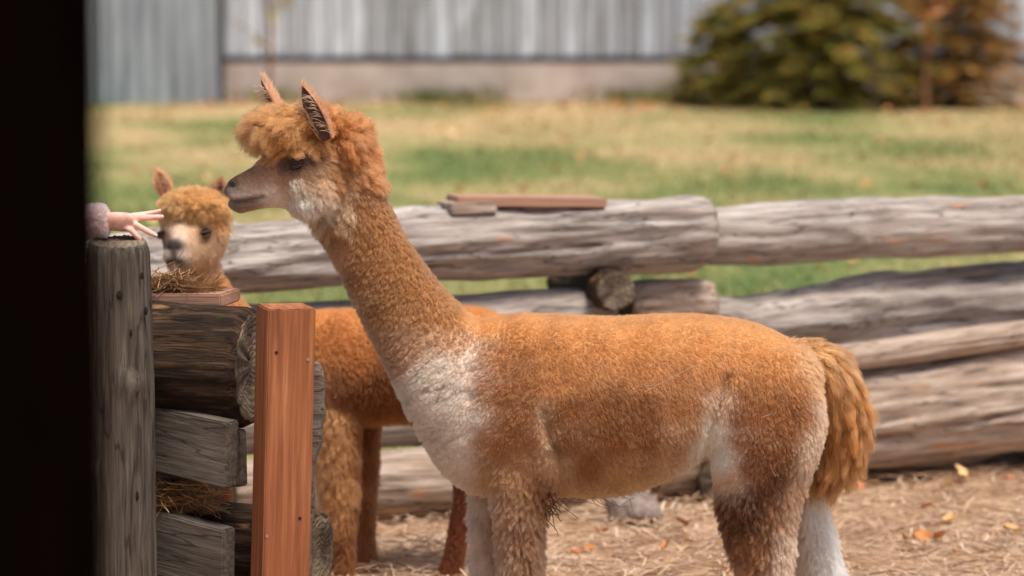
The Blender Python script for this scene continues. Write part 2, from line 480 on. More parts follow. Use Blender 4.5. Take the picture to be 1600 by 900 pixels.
def strips(name, spots, mat, parent=None, label=None, cat=None, kind='stuff', smooth=False):
    """thin bent straws: spots = (center, yaw, pitch, length, width, bend)"""
    v = []; f = []
    for (c, yaw, pit, L, w, bend) in spots:
        d = Vector((math.cos(yaw) * math.cos(pit), math.sin(yaw) * math.cos(pit), math.sin(pit)))
        sd = Vector((-math.sin(yaw), math.cos(yaw), 0)); up = d.cross(sd) * -1
        c = Vector(c); b = len(v)
        for q in (-.5, 0, .5):
            m = c + d * (L * q) + sd * (bend * (1 - 4 * q * q)) 
            v += [m - sd * w * .5, m + sd * w * .5, m + up * w * .6]
        for i in (0, 3):
            f += [(b + i, b + i + 3, b + i + 5, b + i + 2), (b + i + 2, b + i + 5, b + i + 4, b + i + 1), (b + i + 1, b + i + 4, b + i + 3, b + i)]
    o = link(name, mesh(name, v, f), parent, [mat], smooth)
    tag(o, label, cat, None, kind); return o

M['straw'] = island_mat('dry_straw', [(174, 142, 116), (206, 176, 146), (222, 196, 168), (190, 158, 132), (236, 216, 194), (120, 88, 66)])
M['hay'] = island_mat('brown_hay', [(150, 112, 74), (186, 146, 104), (120, 84, 54), (206, 172, 128), (98, 68, 46)])
rnd = random.Random(3)
sp = []
for i in range(24000):
    y = 4.6 + 4.6 * rnd.random(); x = rnd.uniform(-.28, .30) * y + .1
    if y > fence_y(x) + .25: continue
    L = rnd.uniform(.03, .14)
    sp.append(((x, y, rnd.uniform(.0, .018)), rnd.random() * 6.28, rnd.gauss(0, .13), L, rnd.uniform(.0022, .0045), rnd.gauss(0, .1) * L))
strips('straw', sp, M['straw'], None, 'loose dry straw and chaff strewn over the pen floor', 'straw')

def leaf_mesh(v, f, c, yaw, tilt, roll, L, rng):
    """one cupped fallen leaf with a pointed tip"""
    b = len(v); Mx = Matrix.Rotation(yaw, 3, 'Z') @ Matrix.Rotation(tilt, 3, 'X') @ Matrix.Rotation(roll, 3, 'Y')
    prof = [(-.5, .06), (-.3, .3), (0, .42), (.25, .3), (.5, .02)]
    for u, w in prof:
        for s_ in (-1, 0, 1):
            p = Vector((u * L, s_ * w * L, (abs(s_) * .18 + .15 * u * u) * L + rng.uniform(-.03, .03) * L)); v.append(Vector(c) + Mx @ p)
    for i in range(4):
        for j in range(2):
            q = b + i * 3 + j; f.append((q, q + 1, q + 4, q + 3))

def leaves(name, spots, mat, label):
    v = []; f = []; rng = random.Random(8)
    for c, L in spots: leaf_mesh(v, f, c, rng.random() * 6.28, rng.gauss(0, .35), rng.gauss(0, .35), L, rng)
    tag(link(name, mesh(name, v, f), None, [mat]), label, 'leaves', None, 'stuff')
M['leaf'] = island_mat('fallen_leaf', [(190, 120, 66), (214, 164, 92), (150, 96, 60), (222, 186, 126), (178, 104, 58), (206, 150, 108)], .6)
sp = []
for i in range(70):
    y = rnd.uniform(6.3, 8.6); x = rnd.uniform(-.2, .23) * y
    if y < fence_y(x) - .1: sp.append(((x, y, .025), rnd.uniform(.025, .05)))
for px, py in ((1500, 745), (1485, 822), (1580, 838), (1065, 828), (1480, 770), (1340, 770), (1440, 850)): sp.append((P(px, py, 4000 * 1.58 / (py + 13)) + [0, 0, .02], .055))
leaves('fallen_leaves', sp, M['leaf'], 'orange and yellow leaves scattered on the straw in the pen')
sp = []
for i in range(190):
    y = 9.5 + 27 * rnd.random() ** .8; x = rnd.uniform(-.22, .24) * y
    sp.append(((x, y, .05), rnd.uniform(.06, .11)))
for i in range(200): sp.append(((rnd.uniform(-5, 9), 36.6 - abs(rnd.gauss(0, 1.2)), .04), rnd.uniform(.07, .12)))
leaves('lawn_leaves', sp, M['leaf'], 'dry orange leaves scattered over the lawn before the barn')
v = []; f = []
leaf_mesh(v, f, P(705, 213, 28.2), 1.1, .7, .1, .2, random.Random(2))
k = NM('pale_leaf'); 
tag(link('fallen_leaf', mesh('fallen_leaf', v, f), None, [k.out(rgba((240, 206, 160)), .6)]), 'single large pale leaf lying on the lawn before the barn', 'leaf')

# ------------------------------------------------------------------ barn
def box(name, x0, x1, y0, y1, z0, z1, mat, parent, bev=.0):
    me = bpy.data.meshes.new(name); bm = bmesh.new(); bmesh.ops.create_cube(bm, size=1)
    bmesh.ops.scale(bm, vec=(x1 - x0, y1 - y0, z1 - z0), verts=bm.verts); bmesh.ops.translate(bm, vec=((x0 + x1) / 2, (y0 + y1) / 2, (z0 + z1) / 2), verts=bm.verts)
    if bev: bmesh.ops.bevel(bm, geom=bm.edges[:], offset=bev, segments=2, affect='EDGES')
    bm.to_mesh(me); bm.free()
    return link(name, me, parent, [mat], False)

def barn():
    YB = 37.0
    root = tag(empty('barn', (2.5, YB + .2, 0)), 'grey board and corrugated metal barn on a low concrete footing', 'barn')
    k = NM('peeling_grey_boards')
    v = k.coord((14, 14, 1), rnd=True); a = k.noise(v, 1.1, 5, .6); b = k.noise(k.coord((2, 2, .7), rnd=True), 1.2, 4, .6)
    oi = k.new('ShaderNodeObjectInfo')
    c = k.ramp(a, [(.3, rgba((150, 154, 164))), (.5, rgba((210, 216, 228))), (.7, rgba((230, 236, 248)))])
    c = k.mix(k.ramp(b, [(.54, G(0)), (.7, G(.75))]), c, rgba((136, 134, 132)))
    c = k.mix(k.math('MULTIPLY', k.ramp(oi.outputs['Random'], [(.2, G(1)), (.55, G(0))]), .5), c, rgba((132, 132, 134)))
    k.bump(a, .004); wm = k.out(c, .8, .2)
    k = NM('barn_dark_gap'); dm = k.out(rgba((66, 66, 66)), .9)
    k = NM('concrete_footing'); n = k.noise(k.coord((1, 1, 1)), 1.6, 6, .65); n2 = k.noise(k.coord((.6, 1, 3)), 2.2, 4, .6)
    c = k.ramp(n, [(.3, rgba((168, 154, 148))), (.55, rgba((200, 186, 180))), (.75, rgba((216, 204, 198)))])
    c = k.mix(k.ramp(n2, [(.5, G(0)), (.7, G(.5))]), c, rgba((150, 128, 112))); k.bump(n, .01); cm = k.out(c, .95, .1)
    k = NM('corrugated_steel'); n = k.noise(k.coord((7, 7, .5), rnd=True), 1.4, 5, .6)
    c = k.ramp(n, [(.3, rgba((112, 120, 130))), (.5, rgba((158, 166, 176))), (.7, rgba((184, 192, 202)))])
    sm = k.out(c, .55, .4); k.set(k.b, 'Metallic', .25)
    x0, x1, top = -4.15, 13.5, 4.6
    box('footing', x0, x1, YB - .12, YB + .3, -.1, .58, cm, root, .012)
    box('drip_board', x0, x1, YB - .07, YB + .02, .60, .66, dm, root, .006)
    box('inner_wall', x0, x1, YB + .06, YB + .25, .582, top - .02, dm, root)
    variants = []
    rr = random.Random(4)
    for q in range(5):
        w = [.29, .33, .27, .31, .35][q]; hgt = top - .67
        me = bpy.data.meshes.new('wall_board'); bm = bmesh.new(); bmesh.ops.create_cube(bm, size=1)
        bmesh.ops.scale(bm, vec=(w - .025, .025, hgt), verts=bm.verts); bmesh.ops.translate(bm, vec=(w / 2, 0, hgt / 2), verts=bm.verts)
        for vt in bm.verts:
            if vt.co.z < .1: vt.co.z += rr.uniform(-.012, .03)
        bmesh.ops.bevel(bm, geom=bm.edges[:], offset=.004, segments=1, affect='EDGES')
        bm.to_mesh(me); bm.free(); me.materials.append(wm); variants.append((w, me))
    x = x0 + .01; 
    while x < x1 - .36:
        w, me = variants[rr.randrange(5)]
        o = bpy.data.objects.new('wall_board', me); COL.objects.link(o); o.parent = root
        o.location = (x - 2.5, .0 - .2 + rr.uniform(-.012, .012) + .03, .668); o.rotation_euler = (0, rr.gauss(0, .0015), 0); x += w
    # corrugated lean-to on the left, standing a little proud
    me = bpy.data.meshes.new('corrugated_sheet'); v = []; f = []; W = .92; n = 64
    for i in range(n + 1):
        xx = W * i / n; ph = (xx / .23) % 1
        d = -.045 if .12 < ph < .42 else (0 if ph > .54 or ph < .0 else -.0225)
        for z in (-.02, top): v.append((xx, d, z))
    for i in range(n): f.append((2 * i, 2 * i + 2, 2 * i + 3, 2 * i + 1))
    me.from_pydata(v, [], f); me.update(); me.materials.append(sm)
    for i in range(6):
        o = bpy.data.objects.new('corrugated_sheet', me); COL.objects.link(o); o.parent = root
        o.location = (-4.16 - W * (i + 1) * .985 - 2.5, -.58 - .003 * (i % 2), 0)
    box('corner_shade_board', -4.19, -4.13, YB - .40, YB + .28, -.02, top, dm, root, .005)  # dark grey paints in the shade at the lean-to corner
    box('lean_to_frame', -9.6, -4.21, YB - .36, YB + .2, -.02, top - .05, dm, root)
    # roof over both
    k = NM('barn_roof_metal'); rm = k.out(rgba((120, 122, 126)), .5)
    v = [(-10, YB - .75, top - .02), (14, YB - .75, top - .02), (14, YB + 5, top + 2.6), (-10, YB + 5, top + 2.6), (14, YB + 10.5, top - .02), (-10, YB + 10.5, top - .02)]
    v += [(a, b, c + .08) for a, b, c in v]
    f = [(0, 1, 2, 3), (3, 2, 4, 5), (7, 6, 9, 8), (8, 9, 11, 10), (0, 6, 7, 1), (4, 10, 11, 5), (1, 7, 8, 2), (2, 8, 10, 4), (0, 3, 9, 6), (3, 5, 11, 9)]
    link('roof', fixn(mesh('roof', v, f)), root, [rm], False)
    box('side_wall', 13.5, 13.62, YB - .1, YB + 10, -.1, top - .03, wm, root)
barn()

# ------------------------------------------------------------------ evergreens, sapling, weeds by the barn
def spruce(label, x, y, h, rad, seed, cols, zmin=.15):
    cols = [tuple(min(255, int(q * 1.36)) for q in c) for c in cols]
    r = random.Random(seed); root = tag(empty('spruce_tree', (x, y, 0)), label, 'tree', 'spruces by the barn wall')
    u = Union(); pts = [(x + .03 * math.sin(i), y, h * i / 8) for i in range(9)]
    u.tube(pts, [.085 * (1 - i / 9) + .012 for i in range(9)], 2, 10, up=(0, 1, 0))
    k = NM('spruce_bark'); n = k.noise(k.coord((8, 8, 2)), 6, 4); bk = k.out(k.ramp(n, [(.3, rgba((60, 44, 34))), (.7, rgba((104, 80, 62)))]), .9)
    link('trunk', fixn(mesh('trunk', np.vstack(u.v), u.f)), root, [bk])
    v = []; f = []; bv = []; bf = []
    def twig(p, d, L, w):
        # flat spray of needles: several thin slivers around the twig
        d = d.normalized(); s0 = d.cross(Vector((0, 0, 1))).normalized()
        for i in range(11):
            t = i / 10; c = p + d * (L * t)
            for sgn in (-1, 1):
                nd = (d * .75 + s0 * sgn * r.uniform(.5, 1.0) + Vector((0, 0, r.uniform(-.25, .35)))).normalized()
                ln = w * (1 - .55 * t) * r.uniform(.7, 1.2); q = nd.cross(Vector((r.gauss(0, 1), r.gauss(0, 1), r.gauss(0, 1)))).normalized() * .019
                b = len(v); v.extend([c - q, c + q, c + nd * ln]); f.append((b, b + 1, b + 2))
    z = zmin
    while z < h * .97:
        fr = 1 - z / h; nb = r.randint(9, 11); a0 = r.random() * 6.28
        for i in range(nb):
            a = a0 + 6.28 * i / nb + r.gauss(0, .15); L = rad * (max(0, 1 - (z / h) ** 1.7) ** .9) * r.uniform(.7, 1.12) + .08
            d = Vector((math.cos(a), math.sin(a), 0)); p0 = Vector((x, y, z + r.uniform(-.08, .08)))
            prev = None
            ns = max(4, int(L / .11)); pts = []
            for s_ in range(ns + 1):
                t = s_ / ns; pts.append(p0 + d * (L * t) + Vector((0, 0, .10 * L * math.sin(t * 3.1) - .30 * L * t * t + .14 * L * t ** 4)))
            b = len(bv)
            for s_, p in enumerate(pts):
                w = .016 * (1 - s_ / ns) + .004; sd_ = Vector((-d.y, d.x, 0))
                bv.extend([p - sd_ * w, p + sd_ * w, p + Vector((0, 0, w * 1.5))])
            for s_ in range(ns):
                q = b + 3 * s_
                bf += [(q, q + 3, q + 5, q + 2), (q + 2, q + 5, q + 4, q + 1), (q + 1, q + 4, q + 3, q)]
            for s_ in range(1, ns + 1):
                if r.random() < .1: continue
                t = s_ / ns; sd_ = Vector((-d.y, d.x, 0))
                for sg in (-1, 1):
                    twig(pts[s_], d * .7 + sd_ * sg * r.uniform(.5, .9) + Vector((0, 0, r.uniform(-.25, .05))), (.12 + .22 * L * (1 - t) ** .7) * r.uniform(.7, 1.2), .10)
            twig(pts[-1], d + Vector((0, 0, .1)), .16, .09)
        z += r.uniform(.14, .20) * (.6 + .5 * fr)
    fo = island_mat('spruce_needles', cols, .75, spec=.2)
    link('crown', mesh('crown', v, f), root, [fo], False)
    link('limbs', mesh('limbs', bv, bf), root, [bk], False)
g1 = [(50, 60, 30), (84, 92, 44), (116, 118, 56), (142, 134, 66), (74, 80, 40), (164, 118, 62)]
g2 = [(74, 74, 38), (126, 108, 56), (164, 116, 68), (96, 88, 46), (180, 130, 80), (70, 60, 36)]
spruce('green spruce with full low branches before the grey barn boards', P(1285, 150, 35.2)[0], 35.2, 3.2, 1.75, 1, g1)
spruce('browning spruce with rusty needles beside the greener spruce', P(1492, 150, 35.4)[0], 35.4, 2.9, .95, 2, g2)
spruce('small dark spruce low against the end of the concrete footing', P(1130, 150, 35.9)[0], 35.9, 1.5, .75, 7, g1, .08)

def sapling(label, px, Y, h, seed, nleaf, cols, tw=.03):
    x = float(P(px, 150, Y)[0]); r = random.Random(seed); root = tag(empty('sapling', (x, Y, 0)), label, 'sapling')
    u = Union(); top = []
    pts = [(x + .02 * math.sin(i * 1.3 + seed), Y, h * i / 7) for i in range(8)]
    u.tube(pts, [tw * (1 - .8 * i / 7) for i in range(8)], 2, 8, up=(0, 1, 0))
    br = []
    for i in range(12):
        z = h * r.uniform(.3, .98); a = r.random() * 6.28; L = r.uniform(.25, .6)
        p0 = np.array((x, Y, z)); p1 = p0 + np.array((math.cos(a) * L, math.sin(a) * L, L * .7)); u.tube([p0, (p0 + p1) / 2 + [0, 0, .03], p1], [tw * .3, tw * .2, tw * .1], 1, 6, up=(.3, .9, .1)); br.append((p0, p1))
    k = NM('sapling_bark'); link('trunk', fixn(mesh('trunk', np.vstack(u.v), u.f)), root, [k.out(rgba((128, 92, 66)), .9)])
    v = []; f = []
    for i in range(nleaf):
        p0, p1 = r.choice(br); t = r.random(); leaf_mesh(v, f, p0 + (p1 - p0) * t + np.array([r.gauss(0, .06) for _ in range(3)]), r.random() * 6.28, r.gauss(0, .9), r.gauss(0, .9), r.uniform(.08, .14), r)
    link('crown', mesh('crown', v, f), root, [island_mat('sapling_leaf', cols, .6)], True)
sapling('thin brown sapling with rusty leaves in front of the browning spruce', 1447, 34.2, 2.9, 3, 230, [(170, 112, 66), (190, 132, 80), (150, 104, 60), (150, 140, 70)], .05)
sapling('bare thin sapling with few yellow leaves against the barn footing', 421, 35.8, 2.6, 5, 36, [(190, 170, 70), (210, 150, 60), (150, 150, 70)], .04)

sp = []; 
for i in range(900):
    c = rnd.choice([-1.3, -.6, 1.6, 2.2, 4.0, -3.5, 8.6]); x = rnd.gauss(c, .3)
    sp.append(((x, 36.75 - abs(rnd.gauss(0, .12)), rnd.uniform(.05, .16)), rnd.random() * 6.28, rnd.uniform(.7, 1.5), rnd.uniform(.12, .34), .014, rnd.gauss(0, .03)))
strips('weeds', sp, island_mat('weed_blades', [(74, 104, 48), (120, 130, 64), (160, 120, 70), (92, 110, 56)]), None, 'low weeds growing along the foot of the concrete footing', 'weeds')

# ------------------------------------------------------------------ logs
def log(name, p0, p1, r0, r1, seed, mat, label=None, cat=None, group=None, parent=None, nu=90, nv=72, cracks=5, bumpy=.05, chop=(0, 0), depth=.02, knots=3, er=.012):
    """split and weathered log: radius varies, longitudinal cracks and knots are real relief; local X along the axis"""
    p0, p1 = Vector(p0), Vector(p1); ax = p1 - p0; L = ax.length; r = random.Random(seed)
    cr = [(r.uniform(0, 6.28), r.uniform(.0, .6), r.uniform(.35, 1.0), r.uniform(.4, 1) * depth, r.uniform(.025, .06)) for _ in range(cracks)]
    kn = [(r.uniform(.08, .92), r.uniform(0, 6.28), r.uniform(.012, .028)) for _ in range(knots)]
    v = []; f = []; ph = r.uniform(0, 50)
    for i in range(nu + 1):
        t = i / nu; rr = r0 + (r1 - r0) * t
        cx = .12 * rr * mnoise.noise((t * L * 1.3, ph, 0)); cy = .12 * rr * mnoise.noise((t * L * 1.3, ph, 7))
        for j in range(nv):
            a = 6.2832 * j / nv
            q = rr * (1 + bumpy * 2.6 * mnoise.noise((t * L * 2.2, math.cos(a) * 1.3 + ph, math.sin(a) * 1.3)) + bumpy * mnoise.noise((t * L * 7, math.cos(a) * 3.5 + ph, math.sin(a) * 3.5)))
            q += rr * .08 * mnoise.noise((t * L * 1.2, math.cos(a) * 7 + ph, math.sin(a) * 7))
            for (ca, c0, c1, cd, cw) in cr:
                if c0 < t < c0 + c1:
                    aa = ca + .25 * mnoise.noise((t * L * 1.5, ca * 9, 0)); da = (a - aa + math.pi) % 6.2832 - math.pi
                    fade = min(1, (t - c0) / .06, (c0 + c1 - t) / .06)
                    q -= cd * fade * math.exp(-(da / cw) ** 2)
            for (kt, ka, kr) in kn:
                da = ((a - ka + math.pi) % 6.2832 - math.pi) * rr; dd = ((t - kt) * L) ** 2 + da * da
                q += .5 * kr * math.exp(-dd / (kr * kr * 1.6))
            de = min(t, 1 - t) * L
            if de < er * 2: q *= .90 + .10 * (1 - (1 - de / (er * 2)) ** 2) if er < .03 else .72 + .28 * math.sqrt(max(0, 1 - (1 - de / (er * 2)) ** 2))
            x = t * L
            # ragged saw cuts
            if i == 0: x += chop[0] * (math.cos(a) * .6) + .004 * r.random()
            if i == nu: x += chop[1] * (math.cos(a) * .6) + .004 * r.random()
            v.append((x, cx + q * math.cos(a), cy + q * math.sin(a)))
    for i in range(nu):
        for j in range(nv):
            j2 = (j + 1) % nv; f.append((i * nv + j, i * nv + j2, (i + 1) * nv + j2, (i + 1) * nv + j))
    nside = len(f)
    for e, base in ((0, 0), (1, nu * nv)):
        rings = [base]; 
        prev = list(range(base, base + nv))
        for s_ in (.94, .6, .25):
            cur = []
            for j in range(nv):
                p = Vector(v[base + j]); c = Vector((p.x, 0, 0)); n_ = mnoise.noise((p.y * 30, p.z * 30, s_ * 5))
                q = c + (p - c) * s_; q.x += (.006 if e == 0 else -.006) * (1 if s_ < .9 else -.3) + .004 * n_; cur.append(len(v)); v.append(tuple(q))
            for j in range(nv):
                j2 = (j + 1) % nv; fc = (prev[j], prev[j2], cur[j2], cur[j]); f.append(fc if e else fc[::-1])
            prev = cur
        f.append(tuple(prev) if e else tuple(prev[::-1]))
    me = fixn(mesh(name, v, f))
    o = link(name, me, None, [mat, M['end']])
    mi = np.zeros(len(me.polygons), np.int32); mi[nside:] = 1; me.polygons.foreach_set('material_index', mi)
    o.location = p0; o.rotation_mode = 'QUATERNION'; o.rotation_quaternion = ax.to_track_quat('X', 'Z')
    if parent:
        o.parent = parent; o.matrix_parent_inverse = Matrix.Translation(parent.location).inverted()
    tag(o, label, cat, group)
    return o

GRP = 'logs of the stacked fence'
def fl(px0, py0, Y0, r0, px1, py1, Y1, r1, seed, mat, label, **kw):
    return log('fence_log', P(px0, py0, Y0), P(px1, py1, Y1), r0 * Y0 / FPX, r1 * Y1 / FPX, seed, M[mat], label, 'log', GRP, **kw)
fl(60, 424, 7.42, 56, 1108, 357, 8.22, 55, 11, 'grey_log', 'long pale grey top log of the fence carrying the cedar plank', nu=150, cracks=12, bumpy=.085, depth=.018, chop=(.05, .07), knots=10, er=.04)
fl(1062, 369, 8.34, 48, 1720, 345, 8.85, 45, 12, 'grey_log', 'grey top log continuing the fence beyond the plank', nu=120, cracks=10, depth=.014, bumpy=.06, knots=6)
fl(300, 530, 7.62, 50, 948, 496, 8.10, 48, 13, 'grey_log', 'pale middle log under the long top log, left of the crosspiece', cracks=6, depth=.014)
log('fence_log', P(962, 455, 7.92), P(880, 440, 8.5), .066, .062, 14, M['dark_log'], 'short dark crosspiece log wedged under the top log, round cut end showing', 'log', GRP, nu=40, cracks=3)
fl(975, 478, 8.18, 48, 1112, 474, 8.28, 46, 15, 'brown_log', 'short brownish log with a rounded end next to the dark crosspiece', nu=50, cracks=4, chop=(0, .06), er=.04)
fl(1085, 516, 8.36, 52, 1720, 446, 8.95, 54, 16, 'grey_log', 'rough grey middle log below the top log, beyond the crosspiece', nu=110, cracks=8, bumpy=.11, depth=.018, knots=14)
fl(1180, 581, 8.12, 21, 1720, 503, 8.66, 21, 17, 'brown_log', 'thin brown pole squeezed between the middle and bottom logs', nu=80, cracks=3)
fl(1010, 690, 8.10, 88, 1720, 600, 8.78, 88, 18, 'brown_log', 'thickest bottom log of the fence with pale top, raised off the straw', nu=130, nv=96, cracks=10, depth=.022, bumpy=.06, knots=6)
fl(330, 664, 7.72, 46, 960, 636, 8.08, 44, 19, 'grey_log', 'grey log of the fence showing below the belly of the rust brown alpaca', cracks=5)
fl(360, 768, 7.58, 50, 905, 738, 7.95, 54, 20, 'brown_log', 'bottom log of the fence lying on straw behind the alpaca legs', cracks=6, depth=.014)
# blocks that carry the raised bottom log
def stone(name, c, r, seed, label, cols, cat='stone', sx=1.2, sz=.7):
    bm = bmesh.new(); bmesh.ops.create_icosphere(bm, subdivisions=3, radius=1)
    for vt in bm.verts:
        n = mnoise.noise(vt.co * 1.3 + Vector((seed, 0, 0))) * .35 + mnoise.noise(vt.co * 4 + Vector((seed, 0, 0))) * .08
        vt.co = Vector((vt.co.x * sx, vt.co.y, vt.co.z * sz)) * (1 + n) * r
    me = bpy.data.meshes.new(name); bm.to_mesh(me); bm.free()
    k = NM(name + '_rock'); nn = k.noise(k.coord((1, 1, 1)), 30, 5, .65); k.bump(nn, .006)
    o = link(name, me, None, [k.out(k.ramp(nn, [(.35, rgba(cols[0])), (.65, rgba(cols[1]))]), .9)])
    o.location = c; tag(o, label, cat); return o
stone('stone', P(990, 806, 7.72) + [0, 0, .02], .075, 3, 'grey stone half sunk in the straw under the alpaca belly', [(96, 84, 76), (150, 136, 126)])
for px, Y, i in ((1130, 8.2, 0), (1660, 8.72, 1)):
    c = P(px, 700, Y); c[2] = .06
    log('fence_block', c + [-.02, -.22, 0], c + [.06, .25, 0], .085, .085, 40 + i, M['dark_log'], ['dark short block carrying the near part of the thick bottom log', 'dark short block carrying the far part of the thick bottom log'][i], 'block', None, nu=24, nv=40)

# cedar planks lying on the top log
def beam(name, p0, p1, side, w, h, mat, parent=None, taper=1.0, bev=.004, jag=0.0, seed=0, seg=24):
    """sawn timber from p0 to p1; side = direction of the width; local X along the beam"""
    p0, p1 = Vector(p0), Vector(p1); X = (p1 - p0); L = X.length; X.normalize(); S = Vector(side); S = (S - X * S.dot(X)).normalized(); Z = X.cross(S)
    bm = bmesh.new(); bmesh.ops.create_cube(bm, size=1)
    bmesh.ops.scale(bm, vec=(L, w, h), verts=bm.verts); bmesh.ops.translate(bm, vec=(L / 2, 0, 0), verts=bm.verts)
    bmesh.ops.bevel(bm, geom=bm.edges[:], offset=bev, segments=2, affect='EDGES')
    if jag:
        long = [e for e in bm.edges if abs((e.verts[0].co - e.verts[1].co).x) > L * .5]
        bmesh.ops.subdivide_edges(bm, edges=long, cuts=seg, use_grid_fill=True)
        for vt in bm.verts:
            c = vt.co * 9 + Vector((seed * 7.7, 0, 0)); vt.co += Vector((0, mnoise.noise(c) * jag, mnoise.noise(c + Vector((9, 9, 9))) * jag))
            if vt.co.x < .01 or vt.co.x > L - .01: vt.co.x += mnoise.noise(Vector((seed, vt.co.y * 40, vt.co.z * 40))) * jag * 1.5
    me = bpy.data.meshes.new(name); bm.to_mesh(me); bm.free()
    o = link(name, me, None, [mat], False)
    Mx = Matrix((X, S, Z)).transposed().to_4x4(); Mx.translation = p0
    o.rotation_mode = 'QUATERNION'; o.rotation_quaternion = Mx.to_quaternion(); o.location = p0
    if parent:
        o.parent = parent; o.matrix_parent_inverse = Matrix.Translation(parent.location).inverted()
    return o
tag(beam('cedar_plank', P(706, 313, 7.93), P(938, 315, 8.06), (-.35, .93, 0), .145, .030, M['old_cedar'], jag=.001), 'reddish cedar plank lying along the long top log', 'plank')
tag(beam('wood_block', P(694, 325, 7.87), P(766, 323, 7.93), (-.3, .95, 0), .12, .034, M['brown_log'], jag=.004, seed=3), 'small pale wood block under the end of the cedar plank', 'block')

# ------------------------------------------------------------------ near fence
def near_fence():
    base = P(190, 1100, 5.62); root = tag(empty('pen_fence', (float(base[0]), 5.62, 0)), 'weathered fence corner of round post, dark log, boards and cedar post', 'fence')
    Pz = lambda px, Y, z: np.array(((px - 800) / FPX * Y * 1.0, Y, z))
    # round post, standing; local X up
    top = P(187, 379, 5.62); bot = np.array((top[0] - .004, 5.62, -.05))
    post = log('round_post', bot, top, .073, .068, 21, M['post'], parent=root, nu=120, nv=96, cracks=6, bumpy=.018, depth=.010, knots=6, chop=(0, .012))
    # knots with dark hearts on the near face of the post
    k = NM('dark_knot'); nk = k.noise(k.coord((1, 1, 1)), 180, 4, .6); k.bump(nk, .002); kmat = k.out(k.ramp(nk, [(.35, rgba((22, 17, 14))), (.7, rgba((52, 43, 36)))]), .9)
    for px, py, rx, rz in ((187, 461, 5, 7), (195, 609, 6, 10), (222, 431, 3, 6), (228, 486, 3, 7), (214, 775, 4, 8), (176, 690, 3, 6), (205, 520, 2, 6)):
        off = (px - 187) * 5.56 / FPX; yy = 5.62 - math.sqrt(max(.0705 ** 2 - off * off, 1e-6)); c = P(px, py, yy + .0015)
        bm = bmesh.new(); bmesh.ops.create_uvsphere(bm, u_segments=14, v_segments=8, radius=1); m2 = bpy.data.meshes.new('knot'); bm.to_mesh(m2); bm.free()
        o = link('knot', m2, post, [kmat]); ang = math.asin(max(-1, min(1, off / .0705)))
        o.parent = post; o.matrix_parent_inverse = (Matrix.LocRotScale(post.location, post.rotation_quaternion, None)).inverted()
        o.location = c; o.rotation_euler = (0, 0, ang); o.scale = (rx * .0014, .004, rz * .0014)
    # dark thick rail
    e1 = P(400, 569, 5.76); d = np.array((-math.cos(R(17)), math.sin(R(17)), .0)); e0 = e1 + d * 1.05
    log('log_rail', e0, e1, .142, .136, 22, M['dark_log'], parent=root, nu=110, nv=100, cracks=9, bumpy=.022, depth=.008, knots=5)
    e1 = P(500, 866, 5.82); e0 = e1 + np.array((-math.cos(R(14)), math.sin(R(14)), .02)) * 1.1
    log('log_rail', e0, e1, .115, .10, 23, M['dark_log'], parent=root, nu=80, nv=72, cracks=6, bumpy=.06, depth=.014)
    e1 = P(338, 738, 6.08); log('log_rail', e1 + np.array((-1.0, .12, 0)), e1, .12, .11, 25, M['dark_log'], parent=root, nu=60, nv=60, cracks=5, bumpy=.04, depth=.01)  # added dark log, only there to keep the gap behind the hay dark
    # weathered boards running back past the post
    for (a, b, hgt, sd_) in (((231, 681), (363, 710), .150, 1), ((232, 845), (358, 878), .155, 2)):
        pb = P(*b, 5.60); pa = P(*a, 5.76); dd = (pa - pb)
        o = beam('board', pb, pb + dd * 1.9, (0, 0, 1), hgt, .042, M['board'], root, jag=.003, seed=sd_)
    pb = P(381, 716, 5.70)
    o = beam('board', pb, pb + np.array((-.5, .3, 0)), (0, 0, 1), .13, .03, M['slab'], root, jag=.002, seed=5)
    # cedar posts
    t0 = P(447, 478, 5.585); b0 = P(437, 905, 5.585); dirv = (b0 - t0) / np.linalg.norm(b0 - t0); b1 = b0 + dirv * ((b0[2] + .03) / -dirv[2])
    cp = beam('cedar_post', b1, t0, (math.cos(R(20)), math.sin(R(20)), 0), .107, .107, M['cedar'], root, jag=.0007, seed=6, bev=.003)
    # screws in its face
    k = NM('screw_steel'); sm = k.out(rgba((176, 146, 126)), .4, .5); k.set(k.b, 'Metallic', .6)
    k2 = NM('screw_hole'); hm = k2.out(rgba((52, 30, 22)), .9)
    nrm = np.array((math.sin(R(20)), -math.cos(R(20)), 0)); ctr = lambda py: t0 + (b0 - t0) * ((py - 478) / 427.0)
    for px, py, kind in ((485, 557, 1), (423, 827, 1), (432, 544, 0), (478, 803, 0)):
        c = ctr(py) + nrm * .0535; u_ = np.array((math.cos(R(20)), math.sin(R(20)), 0))
        c = c + u_ * ((px - 457) * .00135)
        bm = bmesh.new(); bmesh.ops.create_cone(bm, cap_ends=True, segments=12, radius1=.0042, radius2=.0036, depth=.003)
        me = bpy.data.meshes.new('screw'); bm.to_mesh(me); bm.free()
        o = link('screw' if kind else 'nail_hole', me, None, [sm if kind else hm], False); o.rotation_mode = 'QUATERNION'; o.rotation_quaternion = Vector(nrm).to_track_quat('Z', 'Y'); o.location = c
        o.parent = cp; o.matrix_parent_inverse = (Matrix.Translation(root.location) @ Matrix.Translation(root.location).inverted() @ Matrix.LocRotScale(cp.location, cp.rotation_quaternion, None)).inverted()
    p0 = P(350, 735, 6.0); beam('cedar_post', (p0[0], 6.0, -.02), p0, (1, .1, 0), .04, .04, M['cedar'], root, jag=.0006, seed=7)
    # cedar cap plank holding the hay
    beam('cedar_plank', P(120, 464, 6.02), P(361, 465, 5.93), (.3, .95, 0), .14, .031, M['old_cedar'], root, jag=.001, seed=8)
    # grey slab standing behind the cedar post
    u = Union(); rg = []
